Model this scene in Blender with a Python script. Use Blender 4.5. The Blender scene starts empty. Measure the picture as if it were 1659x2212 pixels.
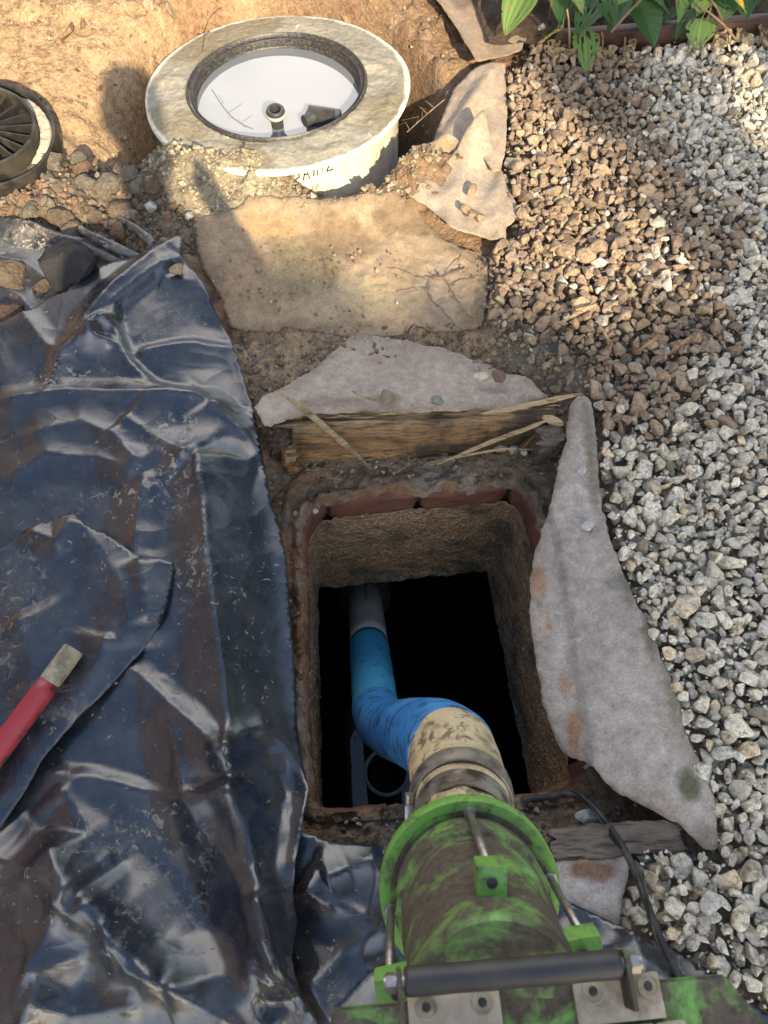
import bpy, bmesh, math, random
import numpy as np
from mathutils import Vector, Matrix, Quaternion
from mathutils.geometry import delaunay_2d_cdt

R = math.radians
random.seed(7)
SC = bpy.context.scene
COL = SC.collection

# ---------------------------------------------------------------- camera
PITCH = 63.0
cam_d = bpy.data.cameras.new('camera')
cam = bpy.data.objects.new('camera', cam_d); COL.objects.link(cam)
cam.location = (0, 0, 1.5)
cam.rotation_euler = (R(90 - PITCH), 0, 0)
cam_d.sensor_fit = 'VERTICAL'; cam_d.sensor_height = 9.8; cam_d.sensor_width = 7.35
cam_d.lens = 4.9 / math.tan(R(33.65))
cam_d.clip_start = 0.03; cam_d.clip_end = 400
cam_d.dof.use_dof = True; cam_d.dof.focus_distance = 1.9; cam_d.dof.aperture_fstop = 2.8
SC.camera = cam

# ---------------------------------------------------------------- sky and sun
SUN_EL = 30.5
SUN_DIR = Vector((-0.29, 0.957, 0)).normalized()          # the way the light travels over the ground
w = bpy.data.worlds.new('World'); SC.world = w; w.use_nodes = True
nt = w.node_tree; nt.nodes.clear()
o_ = nt.nodes.new('ShaderNodeOutputWorld'); bg = nt.nodes.new('ShaderNodeBackground')
sky = nt.nodes.new('ShaderNodeTexSky'); sky.sky_type = 'NISHITA'; sky.sun_disc = False
sky.sun_elevation = R(SUN_EL)
sky.sun_rotation = math.atan2(-SUN_DIR.x, -SUN_DIR.y)
sky.air_density = 1.2; sky.dust_density = 1.5
tc = nt.nodes.new('ShaderNodeTexCoord')
cn = nt.nodes.new('ShaderNodeTexNoise'); cn.inputs['Scale'].default_value = 1.9; cn.inputs['Detail'].default_value = 7
cn.inputs['Roughness'].default_value = 0.55
mp = nt.nodes.new('ShaderNodeMapping'); mp.inputs['Scale'].default_value = (1, 1, 1.6); mp.inputs['Location'].default_value = (3.1, 1.9, 0.3)
cr = nt.nodes.new('ShaderNodeValToRGB'); cr.color_ramp.elements[0].position = 0.50; cr.color_ramp.elements[1].position = 0.78
mx = nt.nodes.new('ShaderNodeMix'); mx.data_type = 'RGBA'
mx.inputs['B'].default_value = (12.0, 11.0, 10.2, 1)
nt.links.new(tc.outputs['Generated'], mp.inputs['Vector']); nt.links.new(mp.outputs[0], cn.inputs['Vector'])
dp = nt.nodes.new('ShaderNodeVectorMath'); dp.operation = 'DOT_PRODUCT'; dp.inputs[1].default_value = (-.12, .80, .58)   # a bank of cloud low in front
mr = nt.nodes.new('ShaderNodeMapRange'); mr.inputs['From Min'].default_value = .80; mr.inputs['From Max'].default_value = .97; mr.inputs['To Max'].default_value = .24
ad = nt.nodes.new('ShaderNodeMath'); ad.operation = 'ADD'
nt.links.new(tc.outputs['Generated'], dp.inputs[0]); nt.links.new(dp.outputs['Value'], mr.inputs['Value']); nt.links.new(mr.outputs[0], ad.inputs[0]); nt.links.new(cn.outputs['Fac'], ad.inputs[1])
sz = nt.nodes.new('ShaderNodeSeparateXYZ'); mz = nt.nodes.new('ShaderNodeMapRange'); mz.inputs['From Min'].default_value = .60; mz.inputs['From Max'].default_value = .85; mz.inputs['To Max'].default_value = .24   # clearer overhead
sb_ = nt.nodes.new('ShaderNodeMath'); sb_.operation = 'SUBTRACT'
nt.links.new(tc.outputs['Generated'], sz.inputs[0]); nt.links.new(sz.outputs['Z'], mz.inputs['Value']); nt.links.new(ad.outputs[0], sb_.inputs[0]); nt.links.new(mz.outputs[0], sb_.inputs[1])
nt.links.new(sb_.outputs[0], cr.inputs['Fac']); nt.links.new(cr.outputs['Color'], mx.inputs['Factor'])
nt.links.new(sky.outputs[0], mx.inputs['A']); nt.links.new(mx.outputs['Result'], bg.inputs['Color'])
bg.inputs['Strength'].default_value = 0.15
nt.links.new(bg.outputs[0], o_.inputs[0])
sl = bpy.data.lights.new('sun', 'SUN'); sl.energy = 4.5; sl.angle = R(0.6); sl.color = (1.0, 0.80, 0.54)
so = bpy.data.objects.new('sun', sl); COL.objects.link(so)
ldir = Vector((SUN_DIR.x * math.cos(R(SUN_EL)), SUN_DIR.y * math.cos(R(SUN_EL)), -math.sin(R(SUN_EL))))
so.rotation_euler = ldir.to_track_quat('-Z', 'Y').to_euler(); so.location = (2, -6, 6)
SC.view_settings.view_transform = 'Standard'; SC.view_settings.look = 'None'
SC.view_settings.exposure = 1.22; SC.view_settings.gamma = 1
SC.cycles.max_bounces = 6; SC.cycles.use_denoising = True

# ---------------------------------------------------------------- helpers: from a sight line to a point in the world
FX = 1106 / math.tan(R(33.65))
cF = np.array([0, math.cos(R(PITCH)), -math.sin(R(PITCH))]); cU = np.array([0, math.sin(R(PITCH)), math.cos(R(PITCH))])
def P(px, py, z=0.0):
    d = cF + cU * ((1106 - py) / FX) + np.array([1, 0, 0]) * ((px - 829.5) / FX)
    t = (z - 1.5) / d[2]
    return Vector((d[0] * t, d[1] * t, z))
def XY(pts, z=0.0): return np.array([P(a, b, z)[:2] for a, b in pts])
def PX(x, y, z=0.0):
    """world arrays -> photograph coordinates"""
    vx, vy, vz = x, y, z - 1.5
    dep = vy * cF[1] + vz * cF[2]
    return 829.5 + FX * vx / dep, 1106 - FX * (vy * cU[1] + vz * cU[2]) / dep

# ---------------------------------------------------------------- helpers: numpy noise
def _h(ix, iy, s):
    n = (ix.astype(np.int64) * 374761393 + iy.astype(np.int64) * 668265263 + s * 1442695041) & 0x7fffffff
    n = ((n ^ (n >> 13)) * 1274126177) & 0x7fffffff
    n = (n ^ (n >> 16)) * 1103515245 & 0x7fffffff
    return (n & 0xffff) / 65535.0
def vn(x, y, s=0):
    ix = np.floor(x); iy = np.floor(y); fx = x - ix; fy = y - iy
    fx = fx * fx * fx * (fx * (fx * 6 - 15) + 10); fy = fy * fy * fy * (fy * (fy * 6 - 15) + 10)
    a = _h(ix, iy, s); b = _h(ix + 1, iy, s); c = _h(ix, iy + 1, s); d = _h(ix + 1, iy + 1, s)
    return (a + (b - a) * fx) * (1 - fy) + (c + (d - c) * fx) * fy
def fbm(x, y, f, o=4, s=0, g=0.5):
    """0..1"""
    t = 0; a = 1; n = 0; x = np.asarray(x, float); y = np.asarray(y, float)
    c, si = math.cos(.6), math.sin(.6)
    for k in range(o):
        t = t + a * vn(x * f + 13.7 * k, y * f - 7.1 * k, s + k); n += a; a *= g; f *= 2.03
        x, y = c * x - si * y, si * x + c * y
    return t / n
def sstep(a, b, x): t = np.clip((x - a) / (b - a), 0, 1); return t * t * (3 - 2 * t)
def inpoly(x, y, poly):
    r = np.zeros(x.shape, bool); n = len(poly)
    for i in range(n):
        x0, y0 = poly[i]; x1, y1 = poly[(i + 1) % n]
        if y0 == y1: continue
        c = ((y0 > y) != (y1 > y)) & (x < (x1 - x0) * (y - y0) / (y1 - y0) + x0)
        r ^= c
    return r
def dseg(x, y, a, b):
    dx, dy = b[0] - a[0], b[1] - a[1]; L = dx * dx + dy * dy + 1e-12
    t = np.clip(((x - a[0]) * dx + (y - a[1]) * dy) / L, 0, 1)
    ex, ey = x - a[0] - t * dx, y - a[1] - t * dy
    return np.sqrt(ex * ex + ey * ey), t, np.sign(dx * (y - a[1]) - dy * (x - a[0]))
def dpoly(x, y, pts, closed=False):
    n = len(pts); m = n if closed else n - 1; best = None
    for i in range(m):
        d, t, s = dseg(x, y, pts[i], pts[(i + 1) % n])
        q = (i + t) / m
        if best is None: best, bt, bs = d, q, s
        else:
            k = d < best; best = np.where(k, d, best); bt = np.where(k, q, bt); bs = np.where(k, s, bs)
    return best, bt, bs

# ---------------------------------------------------------------- helpers: objects
def thing(name, label, cat, loc=(0, 0, 0), group=None):
    o = bpy.data.objects.new(name, None); COL.objects.link(o); o.location = loc
    o.empty_display_size = 0.05; o['label'] = label; o['category'] = cat
    if group: o['group'] = group
    return o
def tag(o, label, cat, group=None):
    o['label'] = label; o['category'] = cat
    if group: o['group'] = group
    return o
def rootloc(o):
    while o.parent: o = o.parent
    return o.location
def obj(name, bm, m, parent=None, smooth=True, label=None, auto=None):
    """bm: a bmesh (world coordinates) or (verts, faces)"""
    me = bpy.data.meshes.new(name)
    if isinstance(bm, tuple): me.from_pydata([tuple(v) for v in bm[0]], [], bm[1])
    else:
        bmesh.ops.recalc_face_normals(bm, faces=bm.faces[:]); bm.to_mesh(me); bm.free()
    for mm in (m if isinstance(m, (list, tuple)) else [m]): me.materials.append(mm)
    n = len(me.vertices); co = np.empty(n * 3); me.vertices.foreach_get('co', co); co = co.reshape(-1, 3)
    o = bpy.data.objects.new(name, me); COL.objects.link(o)
    if parent: sh = np.array(rootloc(parent)); o.parent = parent
    else: sh = np.array([(co[:, 0].min() + co[:, 0].max()) / 2, (co[:, 1].min() + co[:, 1].max()) / 2, co[:, 2].min()]); o.location = sh
    co -= sh; me.vertices.foreach_set('co', co.ravel())
    me.polygons.foreach_set('use_smooth', [smooth] * len(me.polygons))
    if auto:
        try: me.set_sharp_from_angle(angle=R(auto))
        except Exception: pass
    me.update()
    if label: o['label'] = label
    return o
def setcol(o, rgb, name='Col'):
    a = o.data.color_attributes.new(name, 'FLOAT_COLOR', 'POINT')
    c = np.ones((len(o.data.vertices), 4)); c[:, :3] = rgb
    a.data.foreach_set('color', c.ravel())
def vco(o):
    n = len(o.data.vertices); co = np.empty(n * 3); o.data.vertices.foreach_get('co', co); co = co.reshape(-1, 3)
    return co + np.array(rootloc(o))

def tube(bm, pts, rad, seg=12, caps=True, squash=1.0):
    pts = [Vector(p) for p in pts]; n = len(pts)
    if not hasattr(rad, '__len__'): rad = [rad] * n
    rings = []; up = None
    for i, p in enumerate(pts):
        d = (pts[min(i + 1, n - 1)] - pts[max(i - 1, 0)]).normalized()
        if up is None: up = d.orthogonal().normalized()
        up = (up - d * up.dot(d)).normalized(); s = d.cross(up)
        rings.append([bm.verts.new(p + (up * math.cos(2 * math.pi * k / seg) + s * math.sin(2 * math.pi * k / seg) * squash) * rad[i]) for k in range(seg)])
    for i in range(n - 1):
        for k in range(seg):
            bm.faces.new((rings[i][k], rings[i][(k + 1) % seg], rings[i + 1][(k + 1) % seg], rings[i + 1][k]))
    if caps:
        bm.faces.new(rings[0][::-1]); bm.faces.new(rings[-1])
    return rings
def lathe(bm, prof, origin, axis, seg=64, closed=False, wob=None, k=1.0):
    """prof: (radius, height along axis)"""
    axis = Vector(axis).normalized(); origin = Vector(origin); prof = [(r * k, h) for r, h in prof]
    u = axis.orthogonal().normalized() if abs(axis.z) < .99 else Vector((1, 0, 0)); u = (u - axis * u.dot(axis)).normalized(); v = axis.cross(u)
    rings = []
    for j, (r, h) in enumerate(prof):
        rg = []
        for q_ in range(seg):
            a = 2 * math.pi * q_ / seg; rr = r * (wob(a, j) if wob else 1)
            rg.append(bm.verts.new(origin + axis * h + (u * math.cos(a) + v * math.sin(a)) * rr))
        rings.append(rg)
    m = len(rings)
    for j in range(m if closed else m - 1):
        A, B = rings[j], rings[(j + 1) % m]
        for k in range(seg): bm.faces.new((A[k], A[(k + 1) % seg], B[(k + 1) % seg], B[k]))
    return rings
def box(bm, c, ax, dims, bev=0.0):
    """ax: three unit vectors, dims: full sizes"""
    c = Vector(c); vs = []
    for sx in (-.5, .5):
        for sy in (-.5, .5):
            for sz in (-.5, .5):
                vs.append(bm.verts.new(c + ax[0] * dims[0] * sx + ax[1] * dims[1] * sy + ax[2] * dims[2] * sz))
    fs = []
    for f in ((0, 1, 3, 2), (4, 6, 7, 5), (0, 4, 5, 1), (2, 3, 7, 6), (0, 2, 6, 4), (1, 5, 7, 3)):
        fs.append(bm.faces.new([vs[i] for i in f]))
    if bev:
        es = list({e for f in fs for e in f.edges})
        bmesh.ops.bevel(bm, geom=es, offset=bev, segments=2, affect='EDGES', profile=.6)
AX = (Vector((1, 0, 0)), Vector((0, 1, 0)), Vector((0, 0, 1)))
def smoothpath(pts, n=8):
    pts = [Vector(p) for p in pts]; out = []
    for i in range(len(pts) - 1):
        p0 = pts[max(i - 1, 0)]; p1 = pts[i]; p2 = pts[i + 1]; p3 = pts[min(i + 2, len(pts) - 1)]
        for k in range(n):
            t = k / n
            out.append(.5 * ((2 * p1) + (p2 - p0) * t + (2 * p0 - 5 * p1 + 4 * p2 - p3) * t * t + (3 * p1 - p0 - 3 * p2 + p3) * t ** 3))
    out.append(pts[-1]); return out

# ---------------------------------------------------------------- helpers: materials
def nodes(name):
    m = bpy.data.materials.new(name); m.use_nodes = True; t = m.node_tree
    return m, t, t.nodes['Principled BSDF']
class G:
    def __init__(s, t): s.t = t; s.tc = t.nodes.new('ShaderNodeTexCoord')
    def noise(s, sc, det=4, rough=.55, dist=0, vec=None, stretch=None):
        n = s.t.nodes.new('ShaderNodeTexNoise'); n.inputs['Scale'].default_value = sc; n.inputs['Detail'].default_value = det
        n.inputs['Roughness'].default_value = rough; n.inputs['Distortion'].default_value = dist
        src = vec or s.tc.outputs['Object']
        if stretch:
            m = s.t.nodes.new('ShaderNodeMapping'); m.inputs['Scale'].default_value = stretch[:3]
            if len(stretch) > 3: m.inputs['Rotation'].default_value = stretch[3:]
            s.t.links.new(src, m.inputs['Vector']); src = m.outputs[0]
        s.t.links.new(src, n.inputs['Vector']); return n.outputs['Fac']
    def vor(s, sc, feat='F1', out='Distance', rnd=1):
        n = s.t.nodes.new('ShaderNodeTexVoronoi'); n.inputs['Scale'].default_value = sc; n.feature = feat
        s.t.links.new(s.tc.outputs['Object'], n.inputs['Vector']); return n.outputs[out]
    def ramp(s, f, *st):
        n = s.t.nodes.new('ShaderNodeValToRGB'); e = n.color_ramp.elements
        while len(e) < len(st): e.new(.5)
        for k, (p, c) in enumerate(st):
            e[k].position = p; e[k].color = (c, c, c, 1) if not hasattr(c, '__len__') else (*c, 1)
        s.t.links.new(f, n.inputs['Fac']); return n.outputs['Color']
    def mix(s, f, a, b, mode='MIX'):
        n = s.t.nodes.new('ShaderNodeMix'); n.data_type = 'RGBA'; n.blend_type = mode
        for k, v in (('Factor', f), ('A', a), ('B', b)):
            if hasattr(v, 'is_linked') or hasattr(v, 'links'): s.t.links.new(v, n.inputs[k])
            elif k == 'Factor': n.inputs[k].default_value = v
            else: n.inputs[k].default_value = (v, v, v, 1) if not hasattr(v, '__len__') else (*v, 1)
        return n.outputs['Result']
    def attr(s, nm='Col'):
        n = s.t.nodes.new('ShaderNodeVertexColor'); n.layer_name = nm; return n.outputs['Color']
    def math(s, op, a, b=0.0):
        n = s.t.nodes.new('ShaderNodeMath'); n.operation = op
        for k, v in ((0, a), (1, b)):
            if hasattr(v, 'links'): s.t.links.new(v, n.inputs[k])
            else: n.inputs[k].default_value = v
        return n.outputs[0]
    def bump(s, bsdf, h, st=.5, d=.01, prev=None):
        n = s.t.nodes.new('ShaderNodeBump'); n.inputs['Strength'].default_value = st; n.inputs['Distance'].default_value = d
        s.t.links.new(h, n.inputs['Height'])
        if prev: s.t.links.new(prev, n.inputs['Normal'])
        s.t.links.new(n.outputs[0], bsdf.inputs['Normal']); return n.outputs[0]
    def set(s, bsdf, key, v):
        if hasattr(v, 'links'): s.t.links.new(v, bsdf.inputs[key])
        else: bsdf.inputs[key].default_value = v if not hasattr(v, '__len__') or len(v) == 4 else (*v, 1)
M = {}
def simple(name, c1, c2, sc=20, rough=.7, bump=.4, bd=.003, c3=None, metal=0, t=(.35, .65), bsc=None, spec=.5, det=6, stretch=None):
    m, nt_, b = nodes(name); g = G(nt_)
    n = g.noise(sc, det, .6, stretch=stretch); c = g.mix(g.ramp(n, (t[0], 0), (t[1], 1)), c1, c2)
    if c3: c = g.mix(g.ramp(g.noise(sc * .35 if name != 'collar_black' else 170, 5, .65), (.5, 0), (.62, 1)), c, c3)
    g.set(b, 'Base Color', c); g.set(b, 'Roughness', rough); g.set(b, 'Metallic', metal); g.set(b, 'Specular IOR Level', spec)
    if bump: g.bump(b, g.noise(bsc or sc * 4, 6, .65, stretch=stretch), bump, bd)
    M[name] = m; return m

# soil: colour zones come from the mesh, grain from the shader
m, t_, b = nodes('soil'); g = G(t_)
c = g.mix(g.ramp(g.noise(55, 8, .7), (.3, .55), (.72, 1.35)), g.attr(), 1.0, 'MULTIPLY')
gr = g.ramp(g.noise(55, 8, .7), (.3, .55), (.72, 1.4)); c = g.mix(1.0, g.attr(), gr, 'MULTIPLY')
c = g.mix(g.ramp(g.vor(150), (.0, .9), (.14, 0)), c, (.30, .25, .18))
g.set(b, 'Base Color', c); g.set(b, 'Roughness', .95); g.set(b, 'Specular IOR Level', .2)
p = g.bump(b, g.noise(28, 8, .72), .9, .018); g.bump(b, g.vor(95), .5, .006, p); M['soil'] = m
# stones: one colour each, mottled
def stone_mat(name, dirt):
    m, t_, b = nodes(name); g = G(t_)
    c = g.mix(1.0, g.attr(), g.ramp(g.noise(130, 8, .78), (.30, .42), (.68, 1.38)), 'MULTIPLY')
    c = g.mix(g.ramp(g.noise(60, 8, .75), (.50, 0), (.62, dirt)), c, (.11, .085, .058))
    g.set(b, 'Base Color', c); g.set(b, 'Roughness', .85); g.set(b, 'Specular IOR Level', .3)
    g.bump(b, g.noise(130, 6, .72), .8, .004); M[name] = m
stone_mat('gravel_stone', .75)
# fleece: coarse felted fibres
m, t_, b = nodes('fleece'); g = G(t_)
f1 = g.noise(260, 3, .7, 1.5); f2 = g.noise(38, 6, .7)
c = g.mix(1.0, g.attr(), g.ramp(f1, (.3, .62), (.7, 1.25)), 'MULTIPLY'); c = g.mix(1.0, c, g.ramp(f2, (.3, .68), (.72, 1.2)), 'MULTIPLY')
c = g.mix(g.ramp(g.noise(21, 8, .75), (.60, 0), (.72, .55)), c, (.12, .09, .065))
g.set(b, 'Base Color', c); g.set(b, 'Roughness', 1.0); g.set(b, 'Specular IOR Level', .05); g.set(b, 'Sheen Weight', .15)
p = g.bump(b, f2, .5, .008); g.bump(b, f1, .6, .002, p); M['fleece'] = m
# black plastic film, with dried mud flecks
def film(name, dust, rough=.23, base=(.010, .013, .021)):
    m, t_, b = nodes(name); g = G(t_)
    area = g.ramp(g.noise(5.5, 4, .6), (.42, 0), (.62, 1))
    fle = g.ramp(g.noise(62, 9, .72, .8), (.635 - dust * .06, 0), (.66 - dust * .06, 1))
    spk = g.ramp(g.noise(330, 2, .5), (.73, 0), (.76, .8))
    dsm = g.ramp(g.noise(16, 8, .75), (.44, 0), (.74, .14 + dust * .45))
    att = g.attr('Dirt')
    fle = g.math('MAXIMUM', fle, g.math('MULTIPLY', att, g.ramp(g.noise(48, 9, .74, .8), (.56, 0), (.585, 1))))
    k = g.math('MULTIPLY', fle, g.math('MAXIMUM', g.math('MULTIPLY', area, .85), att))
    k = g.math('MAXIMUM', k, g.math('MULTIPLY', spk, .55)); 
    sm = g.math('MAXIMUM', g.math('MULTIPLY', dsm, .6), g.math('MULTIPLY', att, g.math('MULTIPLY', dsm, 1.9)))
    c = g.mix(sm, base, (.23, .21, .17)); c = g.mix(k, c, (.36, .32, .25))
    g.set(b, 'Base Color', c)
    rr = g.math('ADD', g.math('MULTIPLY', sm, .5), rough); rr = g.math('ADD', rr, g.math('MULTIPLY', k, .5))
    rr = g.math('ADD', rr, g.math('MULTIPLY', g.noise(7, 5), .08))
    g.set(b, 'Roughness', rr); g.set(b, 'Specular IOR Level', .82); b.inputs['IOR'].default_value = 1.58
    vz = t_.nodes.new('ShaderNodeTexVoronoi'); vz.inputs['Scale'].default_value = 9; vd = t_.nodes.new('ShaderNodeTexNoise'); vd.inputs['Scale'].default_value = 5; vm = t_.nodes.new('ShaderNodeMix'); vm.data_type = 'RGBA'; vm.blend_type = 'LINEAR_LIGHT'; vm.inputs['Factor'].default_value = .16
    t_.links.new(g.tc.outputs['Object'], vd.inputs['Vector']); t_.links.new(g.tc.outputs['Object'], vm.inputs['A']); t_.links.new(vd.outputs['Color'], vm.inputs['B']); t_.links.new(vm.outputs['Result'], vz.inputs['Vector'])
    p = g.bump(b, vz.outputs['Distance'], .30, .012)
    p = g.bump(b, g.noise(11, 3, .5, 1.2),   .07, .010, p); p = g.bump(b, g.noise(120, 4, .6), .05, .0012, p); g.bump(b, k, .5, .0012, p)
    M[name] = m
film('black_film', .25); film('dusty_film', 1.0, .32, (.02, .024, .03))
# painted green with grease and soil
def green(name, cov=.5):
    m, t_, b = nodes(name); g = G(t_)
    n = g.noise(15, 9, .68, .5); k = g.ramp(n, (cov - .09, 0), (cov + .07, 1))
    s = g.ramp(g.noise(60, 6, .7, stretch=(1, 1, .3)), (.52, 0), (.66, .8)); k = g.math('MAXIMUM', k, s)
    c = g.mix(g.noise(9, 3), (.14, .35, .055), (.19, .43, .08)); c = g.mix(g.ramp(g.noise(5, 8, .7), (.44, 0), (.70, .35)), c, (.12, .15, .06))
    chip = g.ramp(g.noise(34, 6, .7), (.66, 0), (.68, 1)); c = g.mix(chip, c, (.42, .38, .27))
    d = g.mix(g.ramp(g.noise(90, 8, .75), (.3, 0), (.7, 1)), (.035, .03, .022), (.13, .105, .072))
    c = g.mix(k, c, d); g.set(b, 'Base Color', c)
    g.set(b, 'Roughness', g.math('ADD', g.math('MULTIPLY', k, .5), .38)); g.bump(b, g.math('ADD', k, g.noise(140, 5)), .35, .002)
    M[name] = m
green('green_clean', .64); green('green_dirty', .44)
simple('steel_rod', (.42, .41, .39), (.25, .22, .19), 60, .38, .2, .001, metal=.8)
simple('clamp_steel', (.48, .46, .42), (.30, .27, .22), 35, .38, .2, .001, (.10, .08, .06), .75)
simple('black_rubber', (.018, .019, .022), (.045, .042, .038), 22, .5, .25, .002)
simple('cream_rubber', (.50, .43, .31), (.34, .28, .20), 24, .55, .35, .003, (.15, .105, .06), t=(.3, .6), bsc=120)
m, t_, b = nodes('cream_canvas'); g = G(t_)
c = g.mix(g.noise(9, 4), (.62, .51, .31), (.50, .39, .22))
c = g.mix(g.ramp(g.noise(42, 8, .72, .4), (.52, 0), (.60, .9)), c, (.14, .10, .055))
c = g.mix(g.ramp(g.noise(13, 8, .7), (.46, 0), (.64, .75)), c, (.25, .18, .10)); c = g.mix(g.ramp(g.noise(26, 8, .75, stretch=(5, 1, 1)), (.58, 0), (.64, .8)), c, (.09, .065, .04))
g.set(b, 'Base Color', c); g.set(b, 'Roughness', .62); g.bump(b, g.noise(50, 6, .7), .4, .003); M['cream_canvas'] = m
m, t_, b = nodes('blue_wrap'); g = G(t_)
c = g.mix(g.ramp(g.noise(12, 6, .6), (.35, 0), (.65, 1)), (.035, .20, .52), (.07, .30, .62))
c = g.mix(g.ramp(g.noise(24, 8, .7, stretch=(1, 1, 2.5)), (.50, 0), (.62, .8)), c, (.02, .035, .05))
g.set(b, 'Base Color', c); g.set(b, 'Roughness', .42); g.bump(b, g.noise(22, 6, .6, stretch=(1, 1, 3)), .3, .003); M['blue_wrap'] = m
m, t_, b = nodes('teal_tape'); g = G(t_)
c = g.mix(g.noise(10, 4), (.05, .34, .55), (.08, .44, .66))
c = g.mix(g.ramp(g.noise(30, 8, .7), (.56, 0), (.64, .8)), c, (.02, .07, .09))
g.set(b, 'Base Color', c); g.set(b, 'Roughness', .4); g.bump(b, g.noise(22, 5, .6, stretch=(1, 1, 3)), .5, .004); M['teal_tape'] = m
simple('grey_pipe', (.50, .50, .44), (.38, .38, .33), 12, .45, .15, .002)
simple('dark_fitting', (.022, .025, .03), (.06, .06, .06), 25, .45, .15, .002)
simple('lid_plastic', (.012, .012, .014), (.03, .028, .025), 30, .5, .3, .002, (.055, .05, .04), spec=.3)
simple('dried_mortar', (.52, .47, .36), (.40, .35, .26), 60, .95, .8, .006)
simple('collar_black', (.018, .018, .02), (.04, .037, .033), 40, .45, .4, .002, (.10, .09, .07), t=(.4, .7))
m, t_, b = nodes('tank_white'); g = G(t_)
c = g.mix(g.ramp(g.noise(14, 7, .65), (.45, 0), (.7, 1)), (.68, .65, .54), (.48, .43, .32))
g.set(b, 'Base Color', c); g.set(b, 'Roughness', .6); g.bump(b, g.noise(60, 4, .5, 1.2), .7, .006); M['tank_white'] = m
m, t_, b = nodes('flange_mud'); g = G(t_)
c = g.mix(1.0, g.attr(), g.ramp(g.noise(60, 8, .7), (.3, .68), (.72, 1.22)), 'MULTIPLY')
c = g.mix(g.ramp(g.noise(23, 5, .5, 1.), (.72, 0), (.735, 1)), c, (.66, .62, .50))
g.set(b, 'Base Color', c); g.set(b, 'Roughness', .9); p = g.bump(b, g.noise(24, 7, .65, .3), .8, .012); g.bump(b, g.vor(70, 'SMOOTH_F1'), .25, .008, p); M['flange_mud'] = m
simple('ink', (.02, .02, .025), (.04, .035, .03), 40, .7, 0)
m, t_, b = nodes('tank_water'); g = G(t_)
g.set(b, 'Base Color', g.mix(g.noise(6, 4), (.13, .15, .17), (.18, .195, .205))); g.set(b, 'Roughness', .015); g.set(b, 'Specular IOR Level', 1.0); b.inputs['IOR'].default_value = 1.62
M['tank_water'] = m
m, t_, b = nodes('pit_water'); g = G(t_)
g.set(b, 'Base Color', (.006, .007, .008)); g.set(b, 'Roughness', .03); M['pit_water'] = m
m, t_, b = nodes('brick'); g = G(t_)
c = g.mix(g.ramp(g.noise(24, 7, .65), (.3, 0), (.7, 1)), (.21, .078, .045), (.10, .042, .028))
c = g.mix(g.ramp(g.noise(12, 6, .7), (.5, 0), (.7, .7)), c, (.075, .055, .04))
g.set(b, 'Base Color', c); g.set(b, 'Roughness', .8); g.bump(b, g.noise(35, 7, .65, stretch=(1, 1, 5)), .8, .008); M['brick'] = m
m, t_, b = nodes('pit_concrete'); g = G(t_)
c = g.mix(1.0, g.attr(), g.ramp(g.noise(85, 7, .7), (.3, .5), (.7, 1.5)), 'MULTIPLY')
c = g.mix(g.ramp(g.vor(120), (.05, .9), (.30, 0)), c, (.30, .24, .155))
g.set(b, 'Base Color', c); g.set(b, 'Roughness', .8); p = g.bump(b, g.vor(120), 1.0, .010); g.bump(b, g.noise(26, 8, .7), .7, .015, p); M['pit_concrete'] = m
simple('house_brick', (.25, .18, .155), (.32, .245, .215), 30, .9, .3, .004); simple('roof_tile', (.12, .08, .07), (.18, .11, .09), 20, .9, .4, .01); simple('window_frame', (.7, .7, .68), (.6, .6, .58), 20, .5, 0); simple('window_glass', (.02, .025, .03), (.03, .035, .04), 5, .08, 0)
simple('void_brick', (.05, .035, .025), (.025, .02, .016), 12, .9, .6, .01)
def wood(name, a, bb, dk, rot=0):
    m, t_, b = nodes(name); g = G(t_)
    n1 = g.noise(5, 9, .72, .5, stretch=(1, 7, 7, 0, 0, rot)); n2 = g.noise(14, 8, .75, .3, stretch=(1, 11, 11, 0, 0, rot))
    c = g.mix(g.ramp(n1, (.38, 0), (.62, 1)), a, bb); c = g.mix(g.ramp(n2, (.50, 0), (.62, .9)), c, dk)
    c = g.mix(g.ramp(g.noise(7, 5, .65), (.47, 0), (.60, .8)), c, dk)
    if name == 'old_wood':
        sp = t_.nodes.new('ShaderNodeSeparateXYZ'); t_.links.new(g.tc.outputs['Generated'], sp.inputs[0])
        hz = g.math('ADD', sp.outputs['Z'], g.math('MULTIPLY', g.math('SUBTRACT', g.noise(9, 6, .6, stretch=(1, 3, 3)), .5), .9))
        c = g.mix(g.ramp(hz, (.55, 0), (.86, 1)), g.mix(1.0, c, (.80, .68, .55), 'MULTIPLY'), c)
    g.set(b, 'Base Color', c); g.set(b, 'Roughness', .9); p = g.bump(b, n1, .9, .016); g.bump(b, n2, 1., .008, p); M[name] = m
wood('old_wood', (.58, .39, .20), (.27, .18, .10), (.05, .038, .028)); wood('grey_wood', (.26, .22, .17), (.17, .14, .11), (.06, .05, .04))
wood('dark_wood', (.15, .10, .06), (.10, .065, .04), (.03, .022, .016)); wood('pale_wood', (.60, .46, .27), (.45, .33, .18), (.18, .12, .06))
m, t_, b = nodes('red_paint'); g = G(t_)
c = g.mix(g.noise(10, 5), (.27, .02, .028), (.34, .04, .05)); c = g.mix(g.ramp(g.noise(40, 8, .7, stretch=(1, 1, 1)), (.54, 0), (.60, 1)), c, (.07, .04, .035))
g.set(b, 'Base Color', c); g.set(b, 'Roughness', .42); g.bump(b, g.noise(45, 5), .2, .002); M['red_paint'] = m
simple('worn_tip', (.42, .37, .26), (.24, .20, .13), 35, .7, .5, .003, (.10, .085, .06))
simple('tar_rock', (.012, .012, .014), (.03, .03, .032), 9, .8, 1.0, .014, (.07, .062, .05), bsc=26, spec=.3)
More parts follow.
